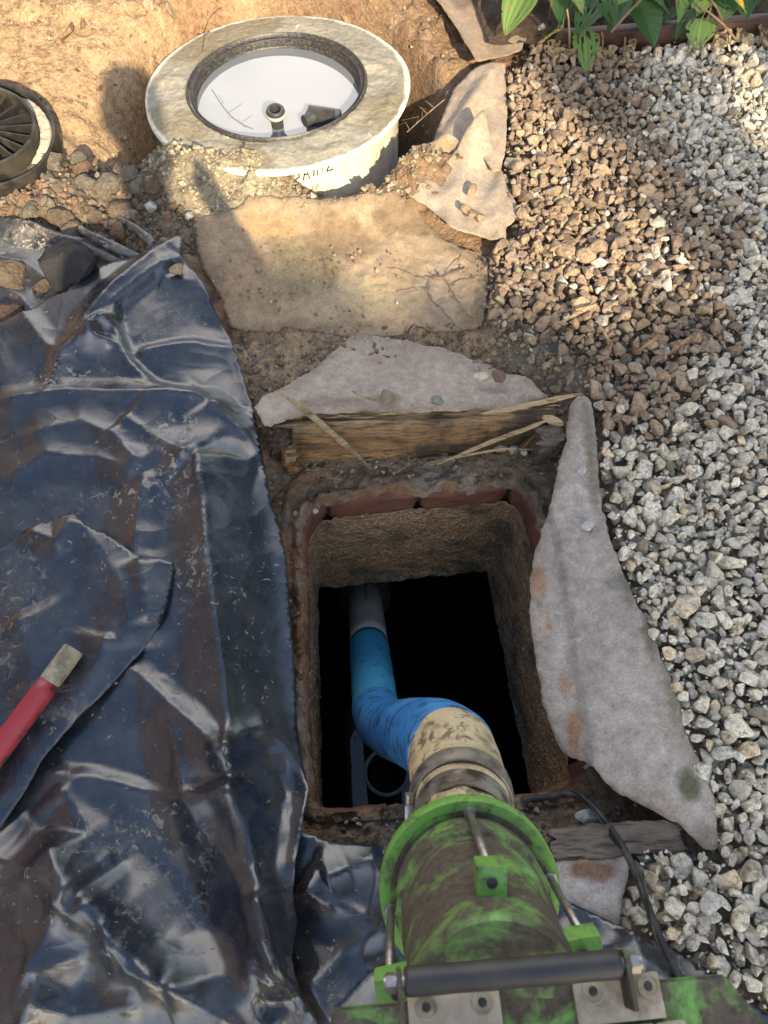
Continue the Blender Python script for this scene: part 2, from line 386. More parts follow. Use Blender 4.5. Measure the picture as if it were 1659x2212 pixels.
simple('cable', (.012, .012, .014), (.03, .03, .03), 50, .5, .3, .002, (.07, .065, .055), spec=.35)
simple('edging', (.075, .038, .034), (.05, .028, .025), 14, .5, .2, .003)
simple('root', (.26, .18, .11), (.17, .11, .07), 60, .9, .4, .002)
def leafmat(name, a, bb, c3=None, th=.62):
    m, t_, b = nodes(name); g = G(t_)
    c = g.mix(g.noise(18, 5), a, bb); c = g.mix(1.0, c, g.attr(), 'MULTIPLY')
    if c3: c = g.mix(g.ramp(g.noise(22, 5, .6), (th, 0), (th + .05, 1)), c, c3)
    g.set(b, 'Base Color', c); g.set(b, 'Roughness', .6); b.inputs['Transmission Weight'].default_value = 0
    tr = t_.nodes.new('ShaderNodeBsdfTranslucent'); ms = t_.nodes.new('ShaderNodeMixShader'); ms.inputs[0].default_value = .25
    t_.links.new(c, tr.inputs[0]); t_.links.new(b.outputs[0], ms.inputs[1]); t_.links.new(tr.outputs[0], ms.inputs[2])
    t_.links.new(ms.outputs[0], t_.nodes['Material Output'].inputs[0]); g.bump(b, g.noise(60, 4), .25, .002); M[name] = m
leafmat('leaf_fresh', (.10, .19, .045), (.14, .235, .06), (.20, .20, .06), .60); leafmat('leaf_dark', (.032, .085, .026), (.05, .115, .036))
leafmat('leaf_yellow', (.20, .30, .06), (.26, .32, .07), (.62, .42, .05), .5); leafmat('leaf_dead', (.42, .34, .22), (.30, .23, .14), (.12, .09, .06), .55)
leafmat('tree_leaf', (.05, .10, .025), (.08, .15, .035))
simple('stem', (.12, .15, .05), (.20, .17, .09), 30, .6, .2, .002)
simple('bark', (.09, .065, .045), (.15, .11, .08), 14, .9, .8, .02)
simple('jacket', (.035, .045, .075), (.05, .06, .09), 20, .8, .3, .003); simple('trousers', (.05, .045, .04), (.07, .06, .05), 20, .85, .3, .003)
simple('skin', (.50, .30, .21), (.56, .34, .25), 20, .55, .1, .001); simple('hair', (.04, .03, .02), (.06, .045, .03), 60, .7, .4, .003)

# ---------------------------------------------------------------- the manhole opening, outlines
UP_PX = [(659, 1500), (657, 1300), (655, 1135), (668, 1108), (692, 1086), (780, 1073), (870, 1062), (960, 1057), (1050, 1049), (1108, 1043), (1138, 1062), (1150, 1084), (1166, 1130), (1183, 1200),
         (1208, 1350), (1232, 1500), (1256, 1640), (1262, 1695), (1225, 1712), (1150, 1722), (1000, 1734), (850, 1744), (720, 1754), (684, 1750), (668, 1725)]
ZR = -0.105
LO_PX = [(687, 1272), (1050, 1235), (1150, 1728), (695, 1752)]
ZL = -0.62
up = np.array([P(a, b_, ZR)[:] for a, b_ in UP_PX]); lo4 = np.array([P(a, b_, ZL)[:] for a, b_ in LO_PX])
def resample(pts, n, closed=True):
    pts = np.asarray(pts, float); q = np.vstack([pts, pts[:1]]) if closed else pts
    s = np.r_[0, np.cumsum(np.linalg.norm(np.diff(q, axis=0), axis=1))]
    u = np.linspace(0, s[-1], n, endpoint=not closed)
    return np.stack([np.interp(u, s, q[:, k]) for k in range(q.shape[1])], 1)
UPR = resample(up, 240)
# lower outline point for every upper one: same fraction of each side
cx = up[:, 0].mean(); cy = up[:, 1].mean()
lowR = []
x0u, x1u = up[:, 0].min(), up[:, 0].max(); y0u, y1u = up[:, 1].min(), up[:, 1].max()
for x, y, z in UPR:
    v = (y - y0u) / (y1u - y0u)
    ul = np.interp(y, [y0u, y1u], [P(672, 1740, ZR).x, P(655, 1110, ZR).x]); ur = np.interp(y, [y0u, y1u], [P(1262, 1700, ZR).x, P(1145, 1070, ZR).x])
    h = min(max((x - ul) / (ur - ul), 0), 1)
    hc, vc = 2 * h - 1, 2 * v - 1; mm_ = max(abs(hc), abs(vc), .3); h = (hc / mm_ + 1) / 2; v = (vc / mm_ + 1) / 2
    A = lo4[0] * (1 - h) + lo4[1] * h; B = lo4[3] * (1 - h) + lo4[2] * h
    lowR.append(A * v + B * (1 - v))
LOR = np.array(lowR)
TC = P(599, 190, 0.03)                                     # tank centre
TC = Vector((TC.x, TC.y, 0.03)); TR = 0.392

# ---------------------------------------------------------------- ground
GRAV_PX = [(1135, 10), (1135, 140), (1092, 180), (1095, 330), (1085, 400), (1125, 520), (1060, 540), (1050, 700), (1100, 790), (1250, 850), (1270, 870), (1300, 1060), (1330, 1240), (1420, 1450), (1490, 1650), (1540, 1830),
           (1380, 1840), (1350, 1990), (1420, 2030), (1700, 2240), (2100, 2400), (2500, 800), (2500, 20), (1900, 74), (1659, 92), (1400, 112), (1195, 128)]
GRAV = XY(GRAV_PX)
FLATS = [XY([(405, 462), (560, 430), (850, 420), (1000, 500), (1062, 530), (1052, 700), (870, 716), (490, 702)]), XY([(540, 900), (555, 850), (760, 700), (1080, 765), (1195, 850), (1190, 875), (600, 920)])]
def gheight(x, y):
    px, py = PX(x, y, 0.0)
    z = -0.035 + .0 * x
    # the gravel bed
    gd, _, _ = dpoly(x, y, GRAV, True); gi = inpoly(x, y, GRAV)
    gs = np.where(gi, gd, -gd)
    z = z + .028 * sstep(-.03, .05, gs)
    # soil collar round the chamber: sunk
    d, _, _ = dpoly(x, y, up[:, :2], True)
    z = z - .075 * (1 - sstep(.06, .17, d)) * (1 - .0 * x)
    # excavated bank, rising to the top left
    bx, by = P(150, 60)[:2]
    bank = sstep(1.95, 3.1, y + .25 * (-.9 - x)) * (1 - sstep(-.1, .35, x))
    z = z + .30 * bank
    # hole round the tank
    td = np.hypot(x - TC.x, y - TC.y); ang = np.degrees(np.arctan2(y - TC.y, x - TC.x))
    front = np.exp(-((ang + 108) / 52.) ** 4)
    deep = (1 - sstep(.40, .52, td)) * (1 - front)
    right = np.exp(-((ang - 5) / 60.) ** 2)
    z = z - deep * (.22 + .38 * right)
    lx, ly = P(275, 265)[:2]
    z = z - .14 * np.exp(-(((x - lx) / .13) ** 2 + ((y - ly) / .22) ** 2))
    # powdery heap against the front left of the tank, earth against the right
    for hx, hy, rx, ry, hh in ((480, 372, .24, .10, .085), (345, 350, .12, .07, .06), (470, 410, .26, .12, .03), (880, 380, .14, .10, .10), (700, 430, .18, .07, .045), (230, 420, .2, .13, .055), (90, 400, .2, .16, .02), (300, 520, .16, .1, .03)):
        ax_, ay_ = P(hx, hy)[:2]
        z = z + hh * np.exp(-(((x - ax_) / rx) ** 2 + ((y - ay_) / ry) ** 2))
    rough = sstep(.0, .1, -gs)
    for fp_ in FLATS: rough = rough * (1 - .85 * inpoly(x, y, fp_))
    z = z + (fbm(x, y, 4, 3, 3) - .5) * .05 * rough + (fbm(x, y, 17, 5, 5, .6) - .5) * .045 * rough + (fbm(x, y, 60, 3, 9) - .5) * .010
    lump = np.clip(fbm(x, y, 22, 3, 31) - .5, 0, 1); z = z + lump * .08 * sstep(1.35, 1.55, y) * rough * (1 - .7 * (1 - sstep(.0, .2, np.abs(x + .2))))
    return z
def gcol(x, y, z):
    px, py = PX(x, y, 0.0); n = x.shape[0]
    brown = np.array([.24, .16, .098]); och = np.array([.38, .265, .155]); dust = np.array([.36, .315, .21]); dark = np.array([.21, .18, .135]); red = np.array([.27, .155, .09]); gryd = np.array([.16, .135, .10])
    c = np.tile(brown, (n, 1))
    def mixin(c, col, k): k = np.clip(k, 0, 1)[:, None]; return c * (1 - k) + col * k
    ns = fbm(x, y, 7, 5, 21); n2 = fbm(x, y, 3, 4, 41)
    c = mixin(c, och, sstep(1.75, 2.05, y) * (1 - sstep(-.5, -.2, x)) * sstep(.25, .5, ns + .15))
    c = mixin(c, red, sstep(.54, .66, n2) * .7 * sstep(1.6, 2.2, y))
    td = np.hypot(x - TC.x, y - TC.y)
    ax_, ay_ = P(500, 400)[:2]
    c = mixin(c, dust, (1 - sstep(.12, .30, np.hypot((x - ax_) / 1.25, (y - ay_)) + (ns - .5) * .18)))
    c = mixin(c, dust * .75, .6 * (1 - sstep(.44, .52, td + (ns - .5) * .15)) * sstep(.1, .4, x - TC.x))
    ax_, ay_ = P(260, 400)[:2]
    c = mixin(c, gryd, (1 - sstep(.1, .33, np.hypot((x - ax_) / 1.3, (y - ay_)) + (ns - .5) * .2)) * .8)
    d, _, _ = dpoly(x, y, up[:, :2], True)
    c = mixin(c, np.array([.175, .125, .082]), 1 - sstep(.1, .25, d)); 
    c = mixin(c, np.array([.24, .11, .05]), (1 - sstep(.02, .08, d + (ns - .5) * .08)) * sstep(.45, .6, ns) * .8)
    for qx, qy, qr in ((570, 750, .20), (640, 740, .2), (960, 725, .22), (760, 690, .2)):  # dusty tan strip by the fleece, its sunlit look put into the colour
        q_ = P(qx, qy); c = mixin(c, np.array([.38, .27, .165]), .8 * (1 - sstep(.05, qr, np.hypot(x - q_.x, (y - q_.y) * 1.6) + (ns - .5) * .12)))
    gi = inpoly(x, y, GRAV); c = mixin(c, dark, gi * 1.0)
    c = c * (.75 + .5 * fbm(x, y, 26, 4, 77))[:, None]
    return c
def grid_mesh(name, xs, ys, m, kill=None):
    X, Y = np.meshgrid(xs, ys); nx, ny = len(xs), len(ys); x = X.ravel(); y = Y.ravel(); z = gheight(x, y)
    idx = np.arange(nx * ny).reshape(ny, nx)
    q = np.stack([idx[:-1, :-1], idx[:-1, 1:], idx[1:, 1:], idx[1:, :-1]], -1).reshape(-1, 4)
    fx = x[q].mean(1); fy = y[q].mean(1)
    if kill is not None: q = q[~kill(fx, fy)]
    o = obj(name, (np.stack([x, y, z], 1), q.tolist()), m)
    setcol(o, gcol(x, y, z)); o['kind'] = 'structure'
    return o
kp = XY(UP_PX, ZR); kc = kp.mean(0); kp2 = kc + (kp - kc) * 1.02
xs = np.r_[np.linspace(-60, -2.4, 10), np.linspace(-2.2, -1.7, 12), np.arange(-1.68, 1.9, .0115), np.linspace(2.0, 60, 14)]
ys = np.r_[np.linspace(-60, -1.2, 12), np.linspace(-1.0, -.45, 20), np.arange(-.43, 3.05, .0115), np.linspace(3.15, 5, 14), np.linspace(6, 80, 9)]
ground = grid_mesh('soil_ground', xs, ys, M['soil'], lambda x, y: inpoly(x, y, kp2))
def gz(x, y): return float(gheight(np.array([x]), np.array([y]))[0])
# ---------------------------------------------------------------- manhole chamber
ch = thing('manhole_chamber', 'open rectangular brick and rough concrete manhole chamber sunk in the dirt under the blue hose', 'manhole', (float(kc[0]), float(kc[1]), -1.7))
def ringwall(levels, offs, noise, name, m, jag=0.0, parent=ch):
    n = len(UPR); V = []; F = []
    for j, t in enumerate(levels):
        p = UPR * (1 - t) + LOR * t; p = p.copy()
        cen = p.mean(0); d = p[:, :2] - cen[:2]; d /= np.linalg.norm(d, axis=1)[:, None]
        a = np.arange(n) / n * 60
        nz = (fbm(a * 1.0, np.full(n, t * 22.), 1.0, 5, 11, .62) - .5) * noise + (fbm(a * 4, np.full(n, t * 80.), 1.0, 2, 15, .6) - .5) * noise * .35
        p[:, :2] += d * (offs[j] + nz)[:, None]
        if j == len(levels) - 1 and jag: p[:, 2] -= (fbm(a * 1.5, a * 0, 1.0, 5, 19, .65) - .5) * jag
        V.append(p)
    L = len(levels)
    for j in range(L - 1):
        for k in range(n): F.append((j * n + k, j * n + (k + 1) % n, (j + 1) * n + (k + 1) % n, (j + 1) * n + k))
    return obj(name, (np.vstack(V), F), m, parent), np.vstack(V)
# concrete below the brick course: one skin, with thickness turned outward at its foot
lv = list(np.linspace(.165, 1, 46)); of = [0.0] * 46
o, V = ringwall(lv + [1.0, .95], of + [.07, .08], .022, 'concrete_wall', M['pit_concrete'], .05)
n_ = fbm(V[:, 0] + V[:, 1], V[:, 2], 9, 5, 60); hh = (V[:, 2] - ZL) / (ZR - ZL)
pale = sstep(.42, .6, fbm(V[:, 0] * 1.3 + V[:, 1], V[:, 2] * 1.2, 30, 3, 61)) * (1 - sstep(.02, .16, hh))
c = np.array([.42, .275, .15]) * (1 - sstep(.5, .7, n_))[:, None] + np.array([.19, .145, .09]) * sstep(.5, .7, n_)[:, None]
c = c * (1 - pale[:, None] * .5) + np.array([.34, .31, .25]) * pale[:, None] * .8
setcol(o, c)
# brick course: single bricks with mortar joints behind
bk = 0
def along(i0, i1): 
    return UPR[i0 % 240], UPR[i1 % 240]
s = np.r_[0, np.cumsum(np.linalg.norm(np.diff(np.vstack([UPR, UPR[:1]]), axis=0), axis=1))]
per = s[-1]; nb = int(round(per / .225))
rs_ = random.Random(5)
for b_ in range(nb):
    u0 = (b_ + .035) * per / nb; u1 = (b_ + 1 - .02) * per / nb
    us = np.linspace(u0, u1, 15); q = np.vstack([UPR, UPR[:1]])
    base = np.stack([np.interp((us + .05) % per, s, q[:, k]) for k in range(3)], 1)
    ql = np.vstack([LOR, LOR[:1]]); bl = np.stack([np.interp((us + .05) % per, s, ql[:, k]) for k in range(3)], 1)
    V = []; F = []; ts = np.linspace(.012, .175, 9)
    for j, t in enumerate(ts):
        p = base * (1 - t) + bl * t; d = p[:, :2] - kc; d /= np.linalg.norm(d, axis=1)[:, None]
        off = -.006 + (fbm(us * 40, us * 0 + t * 60, 1, 4, 70 + b_) - .5) * .014
        off[[0, -1]] += .012; off = off + (.01 if j in (0, len(ts) - 1) else 0)
        p[:, :2] += d * off[:, None]; V.append(p)
    inn = len(us) * len(ts)
    for j in (0, len(ts) - 1):
        p = V[j].copy(); d = p[:, :2] - kc; d /= np.linalg.norm(d, axis=1)[:, None]; p[:, :2] += d * .07; V.append(p)
    W = len(us)
    for j in range(len(ts) - 1):
        for k in range(W - 1): F.append((j * W + k, j * W + k + 1, (j + 1) * W + k + 1, (j + 1) * W + k))
    for k in range(W - 1):
        F.append((inn + k, inn + k + 1, k + 1, k)); a0 = (len(ts) - 1) * W; F.append((a0 + k, a0 + k + 1, inn + W + k + 1, inn + W + k))
    obj('brick', (np.vstack(V), F), M['brick'], ch)
# mortar backing behind the bricks
ringwall([-.02, .07, .12, .18], [.022] * 4, .008, 'mortar', M['pit_concrete'])
setcol(ch.children[-1], (.10, .075, .05))
# the rim: lumpy concrete and soil lip with a rusty inner ledge
V = []; F = []; n = 240; offs = np.linspace(-.004, .125, 22)
d = UPR[:, :2] - kc
tan = np.roll(UPR[:, :2], -1, 0) - np.roll(UPR[:, :2], 1, 0); nrm = np.stack([tan[:, 1], -tan[:, 0]], 1); nrm /= np.linalg.norm(nrm, axis=1)[:, None]
sg = np.sign((nrm * d).sum(1)); nrm *= sg[:, None]
for k in range(6): nrm = (np.roll(nrm, 1, 0) + nrm + np.roll(nrm, -1, 0)); nrm /= np.linalg.norm(nrm, axis=1)[:, None]
for j, of_ in enumerate(offs):
    p = UPR.copy(); p[:, :2] += nrm * of_
    t = of_ / .12
    nz = (fbm(p[:, 0], p[:, 1], 28, 5, 88, .6) - .5)
    if j == 0: p[:, 2] = ZR - .022
    else:
        lf = 1 - sstep(-.02, .1, p[:, 0] - P(660, 1500, ZR).x)
        p[:, 2] = ZR + .008 + nz * .05 + (fbm(p[:, 0], p[:, 1], 90, 2, 89) - .5) * .012 + lf * (.010 * math.exp(-((of_ - .012) / .010) ** 2) - .012 * math.exp(-((of_ - .032) / .012) ** 2)) - (.05 * max(0, (t - .75)) / .25)
    if j < 4: p[:, :2] += nrm * (nz * .03)[:, None]
    V.append(p)
L = len(offs)
for j in range(L - 1):
    for k in range(n): F.append((j * n + k, (j + 1) * n + k, (j + 1) * n + (k + 1) % n, j * n + (k + 1) % n))
V = np.vstack(V); o = obj('rim', (V, F), M['soil'], ch)
nn = fbm(V[:, 0], V[:, 1], 14, 5, 90); of_ = np.repeat(offs, n)
rust = sstep(.46, .62, nn) * (1 - sstep(.01, .035, of_)) * .8; leftk = 1 - sstep(-.02, .1, V[:, 0] - P(660, 1500, ZR).x)
rust = np.clip(rust + .65 * leftk * (nn > .3), 0, 1)
c = np.array([.215, .155, .10])[None] * (1 - rust[:, None]) + np.array([.26, .14, .07])[None] * rust[:, None]
g2 = sstep(.6, .7, fbm(V[:, 0], V[:, 1], 9, 4, 95))[:, None]; c = c * (1 - g2 * .5) + np.array([.30, .26, .20]) * g2 * .5
setcol(o, c)
# the void below
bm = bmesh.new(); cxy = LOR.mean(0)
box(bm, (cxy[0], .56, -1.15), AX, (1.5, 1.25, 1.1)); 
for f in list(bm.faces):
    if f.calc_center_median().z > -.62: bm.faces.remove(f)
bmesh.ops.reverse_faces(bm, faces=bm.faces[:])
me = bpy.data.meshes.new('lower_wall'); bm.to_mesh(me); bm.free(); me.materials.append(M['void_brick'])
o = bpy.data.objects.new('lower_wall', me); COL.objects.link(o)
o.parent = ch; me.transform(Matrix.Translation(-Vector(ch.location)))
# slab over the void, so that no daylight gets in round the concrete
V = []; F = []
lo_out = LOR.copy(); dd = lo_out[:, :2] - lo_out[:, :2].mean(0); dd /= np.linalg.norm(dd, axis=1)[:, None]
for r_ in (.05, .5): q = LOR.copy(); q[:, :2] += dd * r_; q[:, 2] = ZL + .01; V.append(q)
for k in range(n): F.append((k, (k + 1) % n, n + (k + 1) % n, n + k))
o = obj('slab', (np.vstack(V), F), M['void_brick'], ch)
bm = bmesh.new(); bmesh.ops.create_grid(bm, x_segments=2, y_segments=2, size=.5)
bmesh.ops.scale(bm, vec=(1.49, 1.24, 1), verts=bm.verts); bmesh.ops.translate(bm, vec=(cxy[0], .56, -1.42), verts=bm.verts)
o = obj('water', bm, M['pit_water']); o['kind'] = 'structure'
# dark plastic pipe end standing in the pit
t = thing('drain_pipe', 'black drain pipe end deep in the dark chamber left of the blue elbow', 'pipe', P(830, 1672, -1.40))
a = P(835, 1668, -.95); bm = bmesh.new()
lathe(bm, [(.066, -.45), (.066, 0), (.060, 0), (.060, -.45)], a, (0.02, -.12, 1), 40); obj('pipe_wall', bm, M['dark_fitting'], t)
bm = bmesh.new(); lathe(bm, [(.067, -.012), (.071, -.012), (.071, .002), (.0595, .002), (.0595, -.005)], a, (0.02, -.12, 1), 40); obj('pipe_rim', bm, M['grey_pipe'], t)

# ---------------------------------------------------------------- septic tank
tilt = Matrix.Rotation(R(-3.0), 3, 'X') @ Matrix.Rotation(R(-1.5), 3, 'Y'); TA = tilt @ Vector((0, 0, 1)); 
TCo = TC.copy()
tank = thing('septic_tank', 'round cream plastic septic tank with wide muddy flange and black collar round cloudy water', 'tank', (TC.x, TC.y, -.45))
def wobf(a, j): return 1 + .006 * math.sin(3 * a + .5) + .004 * math.sin(7 * a)
bm = bmesh.new(); N = 300
prof = [(.262 + (TR - .262) * i / 26, .006 - .002 * i / 26) for i in range(27)] + [(TR + .003, 0.001), (TR + .004, -.006), (TR, -.012), (.365, -.014)]
lathe(bm, prof, TCo, TA, N, wob=wobf)
o = obj('flange', bm, M['flange_mud'], tank)
V = vco(o); x, y = V[:, 0], V[:, 1]; rr = np.hypot(x - TC.x, y - TC.y); inside = rr < TR - .012
mud = fbm(x, y, 8, 5, 101); dz = (fbm(x, y, 15, 5, 103, .6) - .35) * .026 * (1 - sstep(TR - .045, TR - .012, rr)) * (1 - .6 * sstep(.1, .25, y - TC.y))
co = np.empty(len(V) * 3); o.data.vertices.foreach_get('co', co); co = co.reshape(-1, 3); co[:, 2] += np.clip(dz, 0, 1); o.data.vertices.foreach_set('co', co.ravel()); o.data.update()
c = np.array([.31, .29, .225])[None] * (.65 + .6 * mud)[:, None]
dk = sstep(.50, .66, fbm(x, y, 5, 5, 107))[:, None] * .7; c = c * (1 - dk) + np.array([.20, .165, .095]) * dk
edge = sstep(TR - .012, TR - .004, rr + (fbm(x, y, 30, 3, 109) - .5) * .012)[:, None]; c = c * (1 - edge) + np.array([.70, .66, .53]) * edge
setcol(o, c)
bm = bmesh.new(); lathe(bm, [(.365, -.012), (.362, -.02), (.358, -.20), (.356, -.5)], TCo, TA, 160); wall = obj('wall', bm, M['tank_white'], tank)
# collar
bm = bmesh.new()
lathe(bm, [(.270, .004), (.270, .014), (.266, .019), (.264, .019), (.260, .010), (.252, .006), (.250, -.006), (.250, -.012), (.247, -.014), (.245, -.018), (.2445, -.09), (.244, -.16)], TCo, TA, 160)
obj('collar', bm, M['collar_black'], tank, auto=50)
bm = bmesh.new(); lathe(bm, [(.2535, .0065), (.2515, .0105), (.2495, .0065)], TCo, TA, 120); obj('seal', bm, M['black_rubber'], tank)
# water
bm = bmesh.new(); bmesh.ops.create_circle(bm, cap_ends=True, segments=96, radius=.244)
bmesh.ops.translate(bm, vec=TCo + Vector((0, 0, -.032)), verts=bm.verts); o = obj('water', bm, M['tank_water']); o['kind'] = 'structure'
# fittings: an upright pipe with a socket, and a boxy bracket
WZ = TCo.z - .032
f = P(600, 272, WZ); bm = bmesh.new()
lathe(bm, [(.018, -.02), (.018, .03), (.024, .032), (.026, .036), (.026, .056), (.023, .060), (.017, .060), (.016, .03)], f, (0, -.12, 1), 32)
pf = obj('pipe_fitting', bm, M['dark_fitting'], tank, auto=40)
bm = bmesh.new(); lathe(bm, [(.027, .038), (.029, .041), (.029, .047), (.027, .050)], f, (0, -.12, 1), 32); obj('ring', bm, M['grey_pipe'], pf)
f = P(700, 266, WZ); bm = bmesh.new(); q = Matrix.Rotation(R(-12), 3, 'Z'); axr = [q @ a for a in AX]
box(bm, f + Vector((0, 0, .012)), axr, (.10, .045, .05), .004); box(bm, f + Vector((.0, -.012, .042)), axr, (.07, .012, .03), .003)
tube(bm, [f + axr[0] * -.03 + Vector((0, -.02, .03)), f + axr[0] * -.055 + Vector((0, -.045, .03))], .017, 20)
obj('pipe_bracket', bm, M['dark_fitting'], tank, auto=40)
# hand-written letters on the wall
def onwall(u, v):                # u metres round, v metres up; 0,0 = middle of the word
    a = wa + u / .3625; p = Vector((math.cos(a) * .3645, math.sin(a) * .3645, v)); return TCo + tilt @ p
wa = R(-90) + math.asin(max(-1, min(1, (P(678, 378, -.02).x - TC.x) / .3625)))
W_ = {'D': [[(0, 0), (0.1, 1), (.6, .9), (.7, .35), (0, 0)]], 'A': [[(0, -.1), (.4, 1.05), (.75, -.1)], [(.1, .4), (.7, .45)]], 'I': [[(.15, 0), (.3, 1.0)]], 'N': [[(0, 0), (.1, 1), (.6, .05), (.75, 1.05)]], 'Z': [[(0, .95), (.7, 1.0), (.05, .05), (.85, .1)]]}
u = -.056
for chx in 'DAINZ':
    bm = bmesh.new()
    for st in W_[chx]: tube(bm, [onwall(u + a * .024, -.052 + b_ * .030 + (u + .05) * .05) for a, b_ in st], .0019, 6)
    u += .027 if chx != 'I' else .014
    obj('letter', bm, M['ink'], wall, label='black marker letter ' + chx + ' of the word DAINZ')
bm = bmesh.new()
tube(bm, [onwall(-.09 + .1 * k / 6, -.018) for k in range(7)], .0011, 5)
obj('marker_line', bm, M['ink'], wall); bm = bmesh.new(); tube(bm, [onwall(-.01, -.094), onwall(-.004, -.080), onwall(.002, -.095), onwall(.010, -.078)], .001, 5)
obj('marker_scrawl', bm, M['ink'], wall)

# ---------------------------------------------------------------- tank lid, upside down
LC = P(-34, 304, .045); LC = Vector((LC.x, LC.y, .045)); LK = .73; la = (Matrix.Rotation(R(8), 3, 'Y') @ Matrix.Rotation(R(6), 3, 'X')) @ Vector((0, 0, 1))
lid = thing('tank_lid', 'black ribbed plastic tank lid lying upside down with sand in its outer channel', 'lid', LC - la * .05)
bm = bmesh.new(); lathe(bm, [(.001, .002), (.20, .002), (.21, .0), (.250, .0), (.256, .03), (.262, .032), (.268, .03), (.275, -.035), (.268, -.04), (.25, -.012), (.001, -.012)], LC, la, 120, k=LK)
obj('disc', bm, M['lid_plastic'], lid, auto=40)
bm = bmesh.new(); lathe(bm, [(.192, .0), (.192, .055), (.197, .058), (.205, .055), (.208, .0)], LC, la, 120, k=LK); obj('inner_ring', bm, M['lid_plastic'], lid, auto=40)
u_ = la.orthogonal().normalized(); v_ = la.cross(u_)
for k in range(20):
    a = 2 * math.pi * k / 20 + .1; r_ = (u_ * math.cos(a) + v_ * math.sin(a)); s_ = la.cross(r_)
    bm = bmesh.new(); box(bm, LC + r_ * .112 * LK + la * .022, (r_, s_, la), (.160 * LK, .005, .044)); obj('rib', bm, M['lid_plastic'], lid, smooth=False)
bm = bmesh.new(); lathe(bm, [(.001, .048), (.032, .048), (.036, .044), (.036, .0)], LC, la, 40, k=LK); obj('hub', bm, M['lid_plastic'], lid, auto=40)
V = []; F = []; K = 90; J = 9
for k in range(K):
    a = -0.5 + 1.7 * k / (K - 1)
    d_ = Vector((math.cos(a), math.sin(a), 0)); d_ = (d_ - la * d_.dot(la)).normalized()
    fill = max(0, math.sin(math.pi * k / (K - 1))) ** .5
    for j in range(J):
        rr_ = (.2095 + .044 * j / (J - 1)) * LK
        V.append(LC + d_ * rr_ + la * (.003 + fill * (.018 + .012 * float(fbm(np.array([a * .25]), np.array([rr_]), 60, 3, 5)[0])) - (.01 if j in (0, J - 1) else 0)))
for k in range(K - 1):
    for j in range(J - 1): F.append((k * J + j, (k + 1) * J + j, (k + 1) * J + j + 1, k * J + j + 1))
o = obj('dried_sand', (V, F), M['dried_mortar']); tag(o, 'pale dried sand filling the channel of the black tank lid', 'sand'); o['kind'] = 'stuff'

# ---------------------------------------------------------------- sheets (fleece, film)
def outline(pts, z, fray=.004, seg=.010, seed=0, smooth=True):
    q = np.array([P(a[0], a[1], a[2] if len(a) > 2 else z)[:2] for a in pts]); p = resample(q, max(40, int(np.linalg.norm(np.diff(np.vstack([q, q[:1]]), axis=0), axis=1).sum() / seg)))
    if smooth:
        for k in range(2): p = (np.roll(p, 1, 0) + 2 * p + np.roll(p, -1, 0)) / 4
    t = np.arange(len(p)) * seg / .008; fray = fray * .6
    p[:, 0] += (fbm(t * .35, t * 0, 1, 3, seed + 1, .7) - .5) * fray * 2; p[:, 1] += (fbm(t * .35, t * 0 + 9, 1, 3, seed + 2, .7) - .5) * fray * 2
    rj = np.random.RandomState(seed + 5); p += (rj.rand(*p.shape) - .5) * fray * .55
    return p
def sheet_mesh(name, pts, z0, hfun, m, sp=.012, fray=.004, thick=.003, seed=0, parent=None, disp=None, smooth=True):
    p = outline(pts, z0, fray, sp * .8, seed, smooth)
    x0, y0 = p.min(0); x1, y1 = p.max(0)
    gx, gy = np.meshgrid(np.arange(x0, x1, sp), np.arange(y0, y1, sp * .87)); gx = gx + (np.arange(gx.shape[0]) % 2)[:, None] * sp / 2
    gx, gy = gx.ravel(), gy.ravel(); rs = np.random.RandomState(seed); gx = gx + (rs.rand(len(gx)) - .5) * sp * .25; gy = gy + (rs.rand(len(gy)) - .5) * sp * .25
    k = inpoly(gx, gy, p); gx, gy = gx[k], gy[k]; d, _, _ = dpoly(gx, gy, p, True) if len(gx) < 60000 else (np.ones(len(gx)), 0, 0)
    k = d > sp * .45; gx, gy = gx[k], gy[k]
    co = [Vector(a) for a in p] + [Vector(a) for a in zip(gx, gy)]
    r = delaunay_2d_cdt(co, [], [list(range(len(p)))], 1, 1e-6)
    v = np.array([a[:] for a in r[0]]); F = [list(f) for f in r[2]]
    x, y = v[:, 0], v[:, 1]; z = hfun(x, y)
    if disp is not None: dx, dy, dz = disp(x, y); X = np.stack([x + dx, y + dy, z + dz], 1)
    else: X = np.stack([x, y, z], 1)
    # make all faces point up
    F = [f if ((v[f[1]] - v[f[0]])[0] * (v[f[2]] - v[f[0]])[1] - (v[f[1]] - v[f[0]])[1] * (v[f[2]] - v[f[0]])[0]) > 0 else f[::-1] for f in F]
    o = obj(name, (X, F), m, parent)
    if thick:
        s = o.modifiers.new('thickness', 'SOLIDIFY'); s.thickness = thick; s.offset = -1
    return o, x, y, X
def lay(x, y, pts, extra=None, clear=.004):
    """height of a sheet lying on the ground: smoothed ground + clearance"""
    h = gheight(x, y); 
    for dx, dy in ((.02, 0), (-.02, 0), (0, .02), (0, -.02)): h = np.maximum(h, gheight(x + dx, y + dy) - .006)
    return h + clear
def wr(x, y, f, s, a): 
    n = fbm(x, y, f, 3, s); return (1 - np.abs(2 * n - 1) * 2.2) * a
